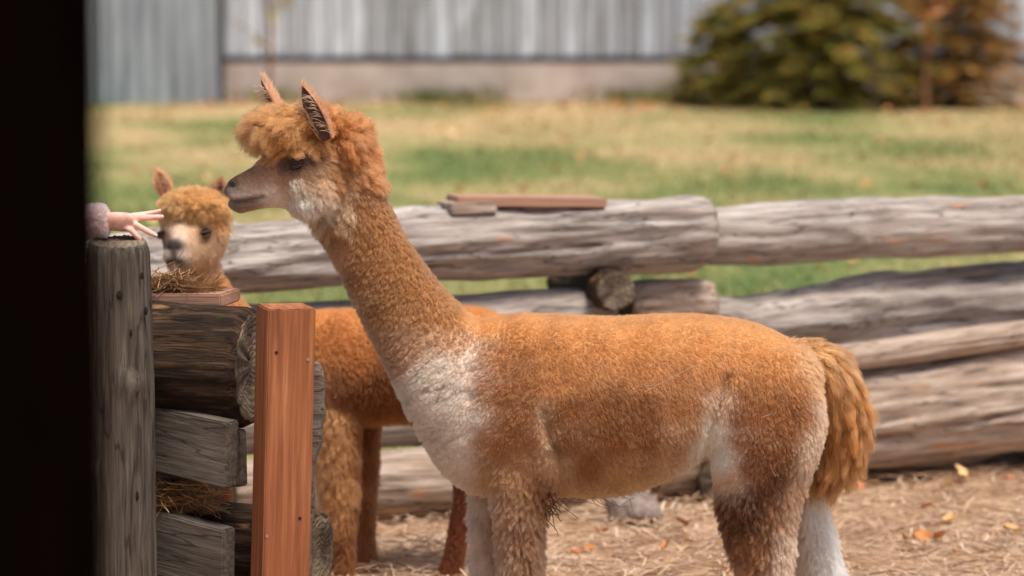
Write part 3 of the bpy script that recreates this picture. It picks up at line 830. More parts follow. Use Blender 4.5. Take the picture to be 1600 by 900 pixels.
    for (yl, xl, xr, dpt) in ((566, 486, 499, .010), (590, 480, 507, .016), (640, 478, 508, .018), (690, 476, 503, .018), (730, 474, 494, .016), (800, 470, 490, .016), (900, 468, 488, .014), (1080, 466, 486, .014)):
        a = P(xl, yl, 5.74); b = P(xr, yl, 5.74); rg.append(ring((a + b) / 2, (b - a) / 2, np.array((0, dpt, 0)), 20, 2.6))
    u.loft(rg, 6); me = fixn(mesh('slab', np.vstack(u.v), u.f))
    vv = get_v(me)
    for i, p in enumerate(vv): me.vertices[i].co = Vector(p) + Vector((mnoise.noise(Vector(p) * 30) * .005, 0, mnoise.noise(Vector(p) * 22) * .004))
    ob = link('slab', me, root, [M['slab']])
near_fence()

# hay on the cap plank and between the boards
sp = []
for i in range(900):
    px = rnd.uniform(215, 330); g = abs(rnd.gauss(0, .5)); hh = max(0, 1 - abs((px - 262) / 72)) * .040
    c = P(px, 457, 5.97 + rnd.uniform(-.06, .07)); c[2] += hh * rnd.random() ** .7 + .002
    L = rnd.uniform(.03, .12)
    sp.append((c, rnd.gauss(0, .9) + rnd.choice((0, 3.14)), rnd.gauss(.05, .28), L, rnd.uniform(.0012, .0022), rnd.gauss(0, .16) * L))
for (px, py, yaw, pit, L) in ((272, 415, .3, 1.0, .085), (262, 425, 3.0, -.55, .11), (245, 420, 3.3, -.4, .09), (322, 448, -.1, -.18, .12), (352, 455, -.05, -.1, .12), (280, 432, .2, 1.2, .06)):
    sp.append((P(px, py, 5.93), yaw, pit, L, .0022, .012))
strips('hay', sp, M['hay'], None, 'small heap of brown hay on the cedar plank behind the round post', 'hay')
sp = []
for i in range(700):
    px = rnd.uniform(232, 335); c = P(px, 790 + rnd.uniform(-6, 6), 5.76 + rnd.uniform(-.05, .08)); c[2] += rnd.random() ** 2 * .05
    L = rnd.uniform(.03, .1)
    sp.append((c, rnd.gauss(0, .9) + rnd.choice((0, 3.14)), rnd.gauss(.1, .4), L, rnd.uniform(.0012, .0022), rnd.gauss(0, .16) * L))
strips('hay', sp, M['hay'], None, 'tangle of dark hay caught between the two weathered boards', 'hay')

# upright of the doorway beside the viewer, its shade painted in as black
tag(beam('dark_post', (-.4262, 1.8, -.05), (-.4262, 1.8, 2.9), (1, 0, 0), .26, .10, M['jamb'], jag=.002, seed=12, bev=.01), 'door post coloured black for shade, standing close by, out of focus', 'post')

# ------------------------------------------------------------------ alpacas
def sec(L_, R_, hw, Y, e=2.2):
    a = P(*L_, Y); b = P(*R_, Y)
    return ring((a + b) / 2, (a - b) / 2, np.array((0, hw, 0)), 28, e)

def horiz(y, xl, xr, hw, Y): return sec((xl, y), (xr, y), hw, Y)

def ear(name, Y, base, tip, width, parent, depth_n, cup=.5, tiltY=0.0, c_out=(150, 96, 62), c_in=(70, 46, 38)):
    """cupped leaf-shaped ear with an outer and an inner skin; depth_n = which way the hollow faces (world vector)"""
    b0 = P(*base, Y); t0 = P(*tip, Y + tiltY); ax = t0 - b0; L = np.linalg.norm(ax); ax /= L
    nf = np.asarray(depth_n, float); nf -= ax * nf.dot(ax); nf /= np.linalg.norm(nf); sd_ = np.cross(ax, nf)
    W = width * Y / FPX / 2; v = []; f = []; nu, nw = 14, 9
    for layer in (0, 1):
        for i in range(nu + 1):
            s_ = i / nu; wd = W * (math.sin(math.pi * min(1, .10 + .90 * s_)) ** .8) * (1 - .12 * s_) + .001
            if i == nu: wd = .0015
            bend = -.05 * L * s_ * s_
            for j in range(nw):
                t = j / (nw - 1) * 2 - 1
                p = b0 + ax * (L * s_) + sd_ * (wd * t * (.82 if layer else 1)) + nf * (cup * wd * (t * t - .6) + bend + (-.005 if layer == 0 else .0))
                v.append(p)
    n1 = (nu + 1) * nw
    for i in range(nu):
        for j in range(nw - 1):
            q = i * nw + j; f.append((q, q + 1, q + nw + 1, q + nw)); f.append((n1 + q, n1 + q + nw, n1 + q + nw + 1, n1 + q + 1))
    nin = len(f)
    rim = [i * nw for i in range(nu + 1)] + [nu * nw + j for j in range(1, nw)] + [i * nw + nw - 1 for i in range(nu - 1, -1, -1)] + [j for j in range(nw - 2, 0, -1)]
    for a, b in zip(rim, rim[1:] + rim[:1]): f.append((a, b, b + n1, a + n1))
    me = fixn(mesh(name, v, f))
    k1 = NM('ear_outer'); k2 = NM('ear_inner')
    o = link(name, me, parent, [k1.out(rgba(c_out), .85), k2.out(rgba(c_in), .85)])
    mi = np.zeros(len(f), np.int32)
    for q in range(0, nin): mi[q] = q % 2
    me.polygons.foreach_set('material_index', mi)
    # fine hair: short on the outside and rim, long pale strands inside
    rng = np.random.default_rng(int(base[0])); V = np.array(v); N = 1500; idx = rng.integers(0, n1, N); root = V[idx] + rng.normal(0, .0015, (N, 3))
    t = np.linspace(0, 1, 4)[None, :, None]; out = -nf[None] + sd_[None] * (((root - b0) @ sd_) / W)[:, None]
    out /= np.linalg.norm(out, axis=1, keepdims=True); d = out * .6 + ax[None] * .9 + rng.normal(0, .2, (N, 3)); ln = rng.uniform(.006, .016, (N, 1, 1))
    p1 = root[:, None] + d[:, None] * ln * t
    c1 = lin(np.array(c_out))[None] * rng.uniform(.9, 1.5, (N, 1))
    make_curves('ear_fur', p1, np.broadcast_to(np.linspace(.0006, .0002, 4), (N, 4)), c1, M['fur'], o)
    N = 70; s_ = rng.uniform(.05, .8, N); tt = rng.choice((-1, 1), N) * rng.uniform(.55, .95, N)
    root = b0 + ax * (L * s_)[:, None] + sd_ * (W * .8 * tt)[:, None] + nf * .003
    d = ax[None] * rng.uniform(.5, 1, (N, 1)) - sd_[None] * (tt * .4)[:, None] + nf[None] * .35 + rng.normal(0, .12, (N, 3)); ln = rng.uniform(.02, .04, (N, 1, 1))
    t = np.linspace(0, 1, 5)[None, :, None]; p2 = root[:, None] + d[:, None] * ln * t; p2[:, :, 2] -= .012 * (t[..., 0] ** 2)
    make_curves('ear_hair', p2, np.broadcast_to(np.linspace(.0008, .0003, 5), (N, 5)), np.tile(lin(np.array((214, 178, 146))), (N, 1)) * rng.uniform(.8, 1.05, (N, 1)), M['fur'], o)
    return o

def eyeball(c, r, parent, look):
    bm = bmesh.new(); bmesh.ops.create_uvsphere(bm, u_segments=24, v_segments=14, radius=r)
    me = bpy.data.meshes.new('eye'); bm.to_mesh(me); bm.free()
    k = NM('eye_dark'); m = k.out(rgba((18, 11, 9)), .06, .6)
    o = link('eye', me, parent, [m]); o.location = c; o.scale = (1.25, 1, .72); o.rotation_euler = (0, R(-16), 0)
    if parent.location.length > 0: pass
    o.matrix_parent_inverse = Matrix.Identity(4)
    # lids: two thick arcs hugging the ball
    u = Union(); look = np.asarray(look, float); look /= np.linalg.norm(look)
    rt = np.cross(look, (0, 0, 1)); rt /= np.linalg.norm(rt); up = np.cross(rt, look)
    for sg, hh in ((1, .34), (-1, .46)):
        pts = []
        for a in np.linspace(-1.15, 1.15, 9):
            d = rt * math.sin(a) + (look * math.cos(a)); q = d + up * sg * hh * math.cos(a) ; q /= np.linalg.norm(q); q = q * r * .98; q = q + rt * (q.dot(rt)) * .25; q = q + up * (.28 * q.dot(rt)) * (1 if rt[0] > 0 else -1); pts.append(np.asarray(c) + q)
        u.tube(pts, [r * .05] + [r * .17] * 7 + [r * .05], 2, 8, up=tuple(look + [.01, .02, .03]))
    k = NM('eyelid_skin'); link('eyelid', fixn(mesh('eyelid', np.vstack(u.v), u.f)), parent, [k.out(rgba((66, 44, 34)), .6)])
    return o

def alpaca_pale():
    Y0 = 6.0; U = Union()
    hy = lambda x: Y0 - (520 - x) * .0015 * .22       # the head turns a little towards the viewer
    # neck into chest
    U.loft([sec((478, 318), (578, 236), .066, Y0), sec((503, 372), (600, 306), .066, Y0), sec((535, 428), (626, 362), .068, Y0), sec((562, 486), (660, 414), .076, Y0), sec((592, 545), (700, 462), .092, Y0),
            sec((618, 600), (745, 500), .118, Y0), sec((648, 662), (790, 510), .148, Y0), sec((684, 722), (840, 530), .165, Y0), sec((730, 760), (870, 590), .15, Y0), sec((790, 765), (880, 660), .10, Y0)])
    # trunk
    U.loft([sec((715, 530), (705, 690), .10, Y0), sec((750, 502), (735, 752), .165, Y0), sec((810, 493), (800, 768), .20, Y0), sec((880, 495), (880, 766), .222, Y0), sec((960, 498), (960, 764), .23, Y0),
            sec((1040, 494), (1035, 742), .222, Y0), sec((1110, 496), (1105, 706), .205, Y0), sec((1180, 508), (1178, 715), .19, Y0), sec((1235, 534), (1235, 700), .16, Y0), sec((1272, 572), (1270, 670), .11, Y0), sec((1290, 605), (1288, 645), .05, Y0)])
    # thigh and hind leg, near and far
    for w, rows in ((-.095, ((545, 1165, 1262, .06), (580, 1128, 1284, .10), (630, 1118, 1290, .115), (690, 1116, 1282, .112), (735, 1118, 1266, .095), (775, 1124, 1250, .078), (815, 1132, 1240, .068), (860, 1146, 1236, .060), (905, 1158, 1230, .054), (960, 1168, 1226, .048), (1010, 1172, 1224, .046), (1045, 1160, 1226, .048), (1058, 1154, 1226, .046))),
                    (.10, ((600, 1170, 1270, .07), (660, 1190, 1288, .09), (720, 1214, 1290, .08), (780, 1236, 1286, .066), (820, 1240, 1294, .058), (860, 1244, 1306, .055), (905, 1250, 1318, .052), (960, 1262, 1322, .047), (1010, 1268, 1322, .045), (1038, 1255, 1322, .046), (1048, 1250, 1320, .044)))):
        U.loft([horiz(y, a, b, hw, Y0 + w) for y, a, b, hw in rows])
    # fore legs
    for w, rows in ((-.10, ((560, 790, 850, .05), (620, 770, 862, .075), (680, 760, 862, .08), (735, 760, 858, .075), (770, 768, 852, .066), (810, 778, 844, .058), (860, 784, 842, .054), (905, 788, 842, .052), (960, 792, 842, .046), (1015, 794, 840, .044), (1045, 782, 840, .046), (1060, 776, 840, .046))),
                    (.085, ((660, 740, 830, .06), (730, 736, 800, .06), (780, 736, 788, .054), (830, 736, 776, .048), (880, 738, 776, .045), (940, 742, 780, .042), (1000, 742, 780, .04), (1030, 730, 780, .042), (1042, 726, 780, .042)))):
        U.loft([horiz(y, a, b, hw, Y0 + w) for y, a, b, hw in rows])
    # skull and muzzle
    hs = (((566, 236), (556, 310), .050), ((535, 206), (533, 330), .076), ((500, 196), (504, 336), .084), ((468, 204), (474, 330), .080), ((440, 224), (448, 324), .066), ((418, 244), (428, 323), .054), ((398, 259), (410, 325), .044), ((378, 270), (393, 329), .039), ((362, 279), (379, 330), .034), ((353, 289), (368, 326), .026), ((350, 298), (359, 316), .014))
    U.loft([sec(a, b, hw, hy((a[0] + b[0]) / 2)) for a, b, hw in hs])
    s = Y0 / FPX
    X = lambda v: np.array((v * s, 0, 0)); Z = lambda v: np.array((0, 0, v * s)); Dp = lambda v: np.array((0, v, 0))
    U.ball(P(446, 203, hy(448)), X(54), Dp(.074), Z(27))           # wool of the topknot
    U.ball(P(490, 192, hy(490)), X(46), Dp(.08), Z(20))
    U.ball(P(546, 232, Y0), X(28), Dp(.074), Z(46))                # mane behind the ears
    U.ball(P(503, 300, Y0 - .05), X(28), Dp(.05), Z(30))           # cheek
    U.ball(P(478, 312, Y0 - .035), X(34), Dp(.055), Z(26)); U.ball(P(376, 306, hy(376)), X(22), Dp(.034), Z(27))
    me = U.build('alpaca', .0055, 8)
    # mouth groove and nostril pressed into the skin
    V = get_v(me); N = get_n(me); px, py = proj(V)
    mouth = np.array([(352, 308), (362, 315), (376, 316), (390, 314), (403, 311), (410, 308)], float)
    seg = catmull(mouth, 8); d = np.min(np.hypot(px[:, None] - seg[None, :, 0], py[:, None] - seg[None, :, 1]), axis=1) if len(px) < 5e5 else None
    front = (px < 470) & (py > 230)
    gro = np.exp(-(d / 3.0) ** 2) * front
    V -= N * (gro * .010)[:, None]
    ns = np.exp(-(((px - 361) / 6.0) ** 2 + ((py - 290) / 3.4) ** 2)) * front
    V -= N * (ns * .009)[:, None]
    # lips swell either side of the groove
    V += N * (np.exp(-((d - 7) / 4.0) ** 2) * front * .002)[:, None]
    def press(path, depth, wd):
        q = catmull(np.array(path, float), 8); D_ = np.hypot(px[:, None] - q[None, :, 0], py[:, None] - q[None, :, 1]); im = D_.argmin(1); dd = D_.min(1); fade = np.sin(np.pi * np.clip(im / (len(q) - 1), 0, 1) ** .8) ** .7
        return N * (np.exp(-(dd / wd) ** 2) * (V[:, 1] < Y0) * depth * fade)[:, None]
    cre = press([(1138, 580), (1128, 630), (1108, 690), (1096, 740)], .020, 9) + press([(846, 630), (858, 680), (874, 720), (882, 765)], .016, 8) + press([(1262, 560), (1288, 610), (1294, 660)], .012, 8)
    V -= cre
    ca, sa = math.cos(R(38)), math.sin(R(38)); cw = np.exp(-(((px - 690) / 60) ** 2 + ((py - 625) / 85) ** 2)) * (V[:, 1] < Y0)
    for i in np.nonzero(cw > .1)[0]:
        x_, y_, z_ = V[i]; q = ridge(x_ * ca + z_ * sa, -x_ * sa + z_ * ca, y_)
        if q < .2: V[i] -= N[i] * .009 * cw[i] * min(1, (.2 - q) / .1)
    # brow over the eye, hollow below it
    V += N * (np.exp(-(((px - 462) / 24) ** 2 + ((py - 240) / 8) ** 2)) * .008)[:, None]
    V -= N * (np.exp(-(((px - 463) / 17) ** 2 + ((py - 258) / 10) ** 2)) * .009)[:, None]
    me.vertices.foreach_set('co', V.astype(np.float32).ravel()); me.update()

    back, flank, fdk, chest, neck = (218, 160, 104), (188, 130, 84), (150, 96, 60), (240, 226, 214), (174, 122, 80)  # back painted lighter for light from above, lower flank (fdk) darker for shade
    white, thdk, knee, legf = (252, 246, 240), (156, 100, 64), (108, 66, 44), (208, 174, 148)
    cp = []
    def a(L, ang, lift, col, cl, *xy):
        for x, y in xy: cp.append((x, y, L, ang, lift, col, cl))
    a(13, 100, .5, neck, .55, (508, 368), (545, 350), (560, 320), (575, 395), (560, 430), (610, 430), (600, 490), (640, 455), (670, 490), (630, 400), (590, 350), (700, 500))
    a(12, 105, .6, (200, 152, 116), .5, (520, 410), (552, 472), (580, 525), (490, 358))
    a(9, 115, .75, (200, 158, 126), .65, (640, 545), (690, 530), (625, 570), (720, 540))
    a(11, 120, .75, chest, .45, (650, 590), (690, 575), (640, 620), (700, 625), (665, 660), (720, 690), (728, 610), (690, 700), (715, 735), (735, 660), (735, 560))
    a(9, 110, .7, (190, 142, 106), .6, (756, 610), (758, 690), (752, 560))
    a(10, 95, .55, (168, 112, 72), .45, (785, 560), (790, 620), (800, 670), (780, 700), (830, 600), (820, 540), (825, 650), (830, 690))
    a(22, 95, .5, (206, 160, 120), .45, (770, 745), (800, 750), (825, 735))
    a(30, 95, .5, (168, 118, 82), .8, (842, 760), (850, 785))
    a(16, 95, .5, (214, 180, 150), .6, (849, 650), (856, 690), (864, 725))
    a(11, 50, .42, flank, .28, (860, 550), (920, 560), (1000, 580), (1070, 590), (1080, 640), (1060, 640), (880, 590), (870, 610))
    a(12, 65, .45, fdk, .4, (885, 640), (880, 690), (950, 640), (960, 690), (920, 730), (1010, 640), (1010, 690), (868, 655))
    a(16, 60, .5, (190, 144, 104), .55, (1055, 700), (1000, 725), (960, 745), (1082, 670))
    a(24, 75, .35, (198, 160, 122), .65, (990, 770), (1040, 755), (900, 778), (940, 775))
    a(24, 100, .35, (226, 202, 178), .65, (1088, 722))
    a(9, 15, .4, back, .2, (760, 505), (830, 500), (900, 502), (970, 505), (1050, 502), (1120, 504), (1180, 514), (1225, 535), (740, 490))
    a(10, 30, .42, (206, 146, 92), .25, (820, 525), (900, 530), (1000, 540), (1100, 545), (1170, 560), (1220, 570))
    a(13, 75, .42, (196, 136, 88), .35, (1200, 600), (1245, 600), (1150, 590), (1110, 590))
    a(14, 80, .5, (222, 178, 136), .6, (1262, 570), (1280, 600))
    a(15, 95, .5, (234, 208, 186), .6, (1284, 640), (1280, 680), (1268, 715))
    a(14, 82, .45, (176, 116, 74), .4, (1180, 650), (1230, 670), (1210, 630), (1165, 620), (1152, 650), (1155, 690))
    a(12, 80, .6, (100, 72, 52), .5, (1242, 644))
    a(12, 80, .6, (184, 122, 78), .5, (1242, 628), (1228, 646), (1256, 650))
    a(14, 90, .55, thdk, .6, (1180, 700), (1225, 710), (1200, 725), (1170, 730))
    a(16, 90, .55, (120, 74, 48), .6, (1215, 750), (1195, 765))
    a(18, 100, .4, white, .6, (1120, 672), (1112, 690), (1118, 725), (1108, 708), (1128, 700), (1132, 722), (1116, 672))
    a(16, 100, .4, (222, 192, 166), .6, (1131, 625), (1126, 648))
    a(20, 100, .45, (228, 194, 164), .6, (1146, 742), (1128, 750))
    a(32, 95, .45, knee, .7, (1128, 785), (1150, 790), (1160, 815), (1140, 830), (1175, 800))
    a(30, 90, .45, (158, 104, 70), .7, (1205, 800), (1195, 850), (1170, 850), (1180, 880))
    a(22, 90, .45, (214, 174, 144), .7, (1240, 770), (1232, 810))
    a(26, 95, .4, (236, 212, 192), .7, (1225, 850), (1222, 895), (1228, 950))
    a(24, 90, .4, (200, 154, 122), .75, (1165, 900), (1190, 920), (1180, 980))
    a(32, 80, .4, white, .7, (1268, 800), (1285, 840), (1295, 880), (1305, 920), (1290, 980))
    a(32, 92, .42, (196, 152, 122), .7, (795, 790), (780, 830), (835, 800), (838, 850), (800, 850))
    a(32, 92, .42, (150, 106, 78), .7, (820, 830), (815, 870), (825, 900))
    a(32, 92, .42, legf, .75, (790, 880), (838, 900), (800, 920), (815, 980))
    a(22, 110, .45, (236, 218, 204), .7, (750, 790), (744, 840), (748, 880), (756, 930), (755, 980))
    # head
    a(3, 0, .25, (40, 25, 20), .1, (349, 294), (351, 299), (357, 297), (368, 288), (353, 288), (362, 284), (362, 291))
    a(3, -5, .25, (140, 98, 72), .1, (376, 278), (395, 276), (385, 292))
    a(4, -10, .3, (166, 120, 90), .2, (420, 272), (405, 290), (440, 285))
    a(6, 10, .3, (74, 50, 40), .2, (446, 263), (487, 252), (462, 246), (464, 271))
    a(3, 10, .25, (232, 212, 196), .1, (364, 305), (380, 305), (400, 301), (357, 307))
    a(2.5, 10, .25, (40, 26, 22), .1, (364, 315), (374, 317), (384, 316), (394, 313))
    a(4, 10, .25, (186, 150, 128), .1, (378, 328), (395, 325))
    a(6, 15, .3, (246, 232, 220), .3, (420, 318), (445, 315), (420, 300))
    a(9, 20, .35, (212, 172, 144), .3, (450, 300), (475, 280))
    a(18, 60, .4, (248, 234, 222), .5, (475, 318), (500, 330), (470, 330), (512, 312))
    a(18, 30, .4, (216, 174, 140), .5, (500, 285), (520, 295), (530, 325), (495, 265))
    a(18, 60, .5, (196, 144, 104), .5, (545, 300), (530, 270))
    a(16, 200, .6, (204, 144, 92), .5, (430, 205), (480, 185), (520, 195), (400, 215))
    a(16, 40, .6, (196, 130, 82), .5, (560, 230), (570, 260), (545, 200))
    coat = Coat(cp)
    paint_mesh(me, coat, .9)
    ob = link('alpaca', me, None, [M['skin']]); tag(ob, 'light brown alpaca with cream chest standing side on, long neck raised', 'alpaca')
    # fleece
    body_mask = lambda c, x, y: (~((x < 470) & (y < 345))).astype(float) * np.where(y > 930, .35, 1) * np.where(c[:, 1] > Y0 + .06, .3, 1)
    def crease(x, y):
        w = np.exp(-(((x - 690) / 60) ** 2 + ((y - 625) / 85) ** 2)) * 1.4 + .55 * np.exp(-(((x - 900) / 260) ** 2 + ((y - 640) / 110) ** 2))
        return np.clip(w, 0, 1)
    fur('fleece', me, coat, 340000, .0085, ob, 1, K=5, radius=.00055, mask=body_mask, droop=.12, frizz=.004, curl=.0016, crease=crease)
    face_mask = lambda c, x, y: ((x < 500) & (y < 345) & (y > 225)).astype(float)
    fur('face_fur', me, coat, 46000, .006, ob, 2, K=4, radius=.0004, mask=face_mask, droop=.1, frizz=.001, curl=0, jitter=.08)
    # topknot and mane
    tk = Coat([(372, 205, 56, 165, .45, (222, 166, 112), .45), (385, 225, 52, 120, .3, (232, 184, 136), .5), (405, 246, 26, 110, .2, (226, 174, 124), .5), (432, 246, 20, 110, .2, (212, 156, 106), .5), (420, 228, 42, 108, .25, (220, 166, 116), .5), (455, 228, 32, 105, .25, (206, 148, 98), .5),
               (410, 190, 54, 185, .5, (218, 160, 106), .4), (440, 172, 52, 215, .55, (228, 172, 116), .4), (480, 165, 44, 240, .6, (226, 168, 112), .4), (450, 205, 50, 150, .4, (212, 152, 98), .5),
               (490, 210, 44, 140, .35, (208, 148, 96), .5), (490, 236, 26, 90, .25, (208, 152, 106), .5), (520, 185, 42, 280, .55, (216, 150, 96), .4)], 10)
    fur('topknot', me, tk, 46000, .010, ob, 3, K=8, radius=.0005, droop=.30, frizz=.007, curl=.005, jitter=.10, sjit=.2, lenvar=.65,
        mask=lambda c, x, y: ((y < np.where(x < 440, 252, 236)) & (x < 520)).astype(float) * np.where((np.hypot(x - 502, (y - 196)) < 16) & (c[:, 1] < Y0), .05, 1))
    mn = Coat([(530, 180, 42, 300, .5, (216, 154, 100), .4), (560, 190, 46, 325, .45, (216, 150, 96), .4), (578, 230, 50, 10, .38, (218, 154, 100), .45), (572, 270, 44, 50, .35, (214, 154, 106), .45), (545, 230, 48, 30, .3, (198, 130, 82), .5), (535, 275, 38, 50, .3, (206, 152, 108), .45)], 10)
    fur('mane', me, mn, 38000, .010, ob, 4, K=8, radius=.0005, droop=.2, frizz=.007, curl=.003, jitter=.10, sjit=.2, lenvar=.6, mask=lambda c, x, y: ((x > 516) & (y < 285)).astype(float))
    ck = Coat([(455, 322, 14, 60, .3, (248, 236, 224), .4), (480, 322, 32, 75, .4, (248, 236, 224), .5), (510, 325, 32, 70, .35, (244, 226, 208), .5), (535, 318, 34, 65, .35, (226, 190, 158), .5), (500, 290, 26, 50, .3, (226, 190, 160), .45), (525, 285, 30, 45, .3, (212, 162, 122), .5), (495, 345, 30, 95, .4, (224, 184, 148), .5), (520, 350, 30, 90, .4, (196, 146, 106), .5)], 10)
    fur('cheek_hair', me, ck, 11000, .010, ob, 6, K=7, radius=.0005, droop=.2, frizz=.006, curl=.003, jitter=.08, sjit=.15, lenvar=.6, mask=lambda c, x, y: ((x > 452) & (x < 550) & (y > 278 - (x - 470) * .1) & (y < 362)).astype(float))
    # tail: a curved core with long hair falling from it
    T = Union()
    T.loft([sec((1225, 538), (1250, 590), .055, Y0), sec((1264, 534), (1260, 604), .070, Y0), sec((1306, 550), (1276, 625), .074, Y0), sec((1336, 594), (1284, 655), .072, Y0), sec((1348, 652), (1286, 685), .064, Y0), sec((1340, 704), (1284, 715), .050, Y0), sec((1316, 740), (1282, 742), .028, Y0)])
    tm = T.build('tail', .006, 5)
    tc = Coat([(1255, 550, 36, 20, .3, (216, 162, 110), .5), (1290, 560, 60, 45, .25, (218, 162, 110), .6), (1330, 610, 74, 75, .22, (206, 144, 90), .65), (1345, 670, 74, 100, .18, (198, 138, 86), .65), (1300, 640, 88, 78, .18, (184, 122, 74), .7), (1290, 600, 84, 62, .2, (206, 148, 96), .65), (1280, 660, 84, 90, .18, (186, 130, 86), .7), (1310, 715, 80, 112, .2, (194, 138, 90), .7), (1285, 735, 76, 105, .25, (186, 132, 90), .7)], 12)
    paint_mesh(tm, tc, .7); to = link('tail', tm, ob, [M['skin']])
    fur('tail_hair', tm, tc, 36000, .014, to, 5, K=10, radius=.00055, droop=.3, frizz=.008, curl=.004, jitter=.13, sjit=.2, lenvar=.5)
    # eyes, ears
    ey = hy(464) - .062
    eyeball(P(464, 258, ey), .0155, ob, (-.35, -1, .05)); eyeball(P(452, 256, hy(464) + .064), .0155, ob, (-.45, 1, .05))
    ear('ear', Y0 - .105, (513, 218), (470, 136), 40, ob, (-.62, -.78, .1), cup=.7, tiltY=.01, c_out=(190, 138, 100), c_in=(92, 66, 56))
    ear('ear', hy(430) + .06, (439, 182), (405, 126), 34, ob, (-.9, -.25, .1), cup=.5, c_out=(222, 180, 146), c_in=(110, 80, 66))
    # straws and threads caught in the fleece
    sp = []
    for (px, py, yaw, pit, L, w) in ((1050, 590, .2, .45, .14, -.24), (1010, 603, .0, .1, .06, -.245), (938, 569, .9, 1.2, .03, -.245), (893, 618, .4, -1.2, .035, -.24), (1197, 650, 0, .35, .024, -.215), (1388 - 180, 735, .3, -1.1, .03, -.2), (800, 555, .5, 1.2, .02, -.23)):
        sp.append((P(px, py, Y0 + w - .014), yaw, pit, L, .0022, .004))
    for q in sp: strips('straw_stem', [q], M['straw'], ob, None, None, None)
    # dung-matted locks and loose threads under the brisket
    rng = np.random.default_rng(3); pts = []; rr = []
    for i in range(26):
        c = P(rng.uniform(846, 868), rng.uniform(765, 800), Y0 - .14); L = rng.uniform(.02, .05); d = rng.normal(0, .5, 3) + [.2, 0, -.8]
        t = np.linspace(0, 1, 6)[:, None]; pts.append(c + d * L * t + np.sin(t * rng.uniform(3, 6)) * rng.normal(0, .006, 3)); 
    for i in range(14):
        c = P(rng.uniform(850, 1000), 778, Y0 - .1); d = np.array((rng.normal(.2, .6), 0, -.5)); t = np.linspace(0, 1, 6)[:, None]
        pts.append(c + d * rng.uniform(.02, .06) * t + np.sin(t * 4) * rng.normal(0, .008, 3))
    pts = np.array(pts); rad = np.tile(np.linspace(.0016, .0006, 6), (len(pts), 1)); rad[26:] *= .45
    make_curves('matted_lock', pts, rad, np.tile(lin(np.array((58, 38, 28))), (len(pts), 1)), M['fur'], ob)
alpaca_pale()

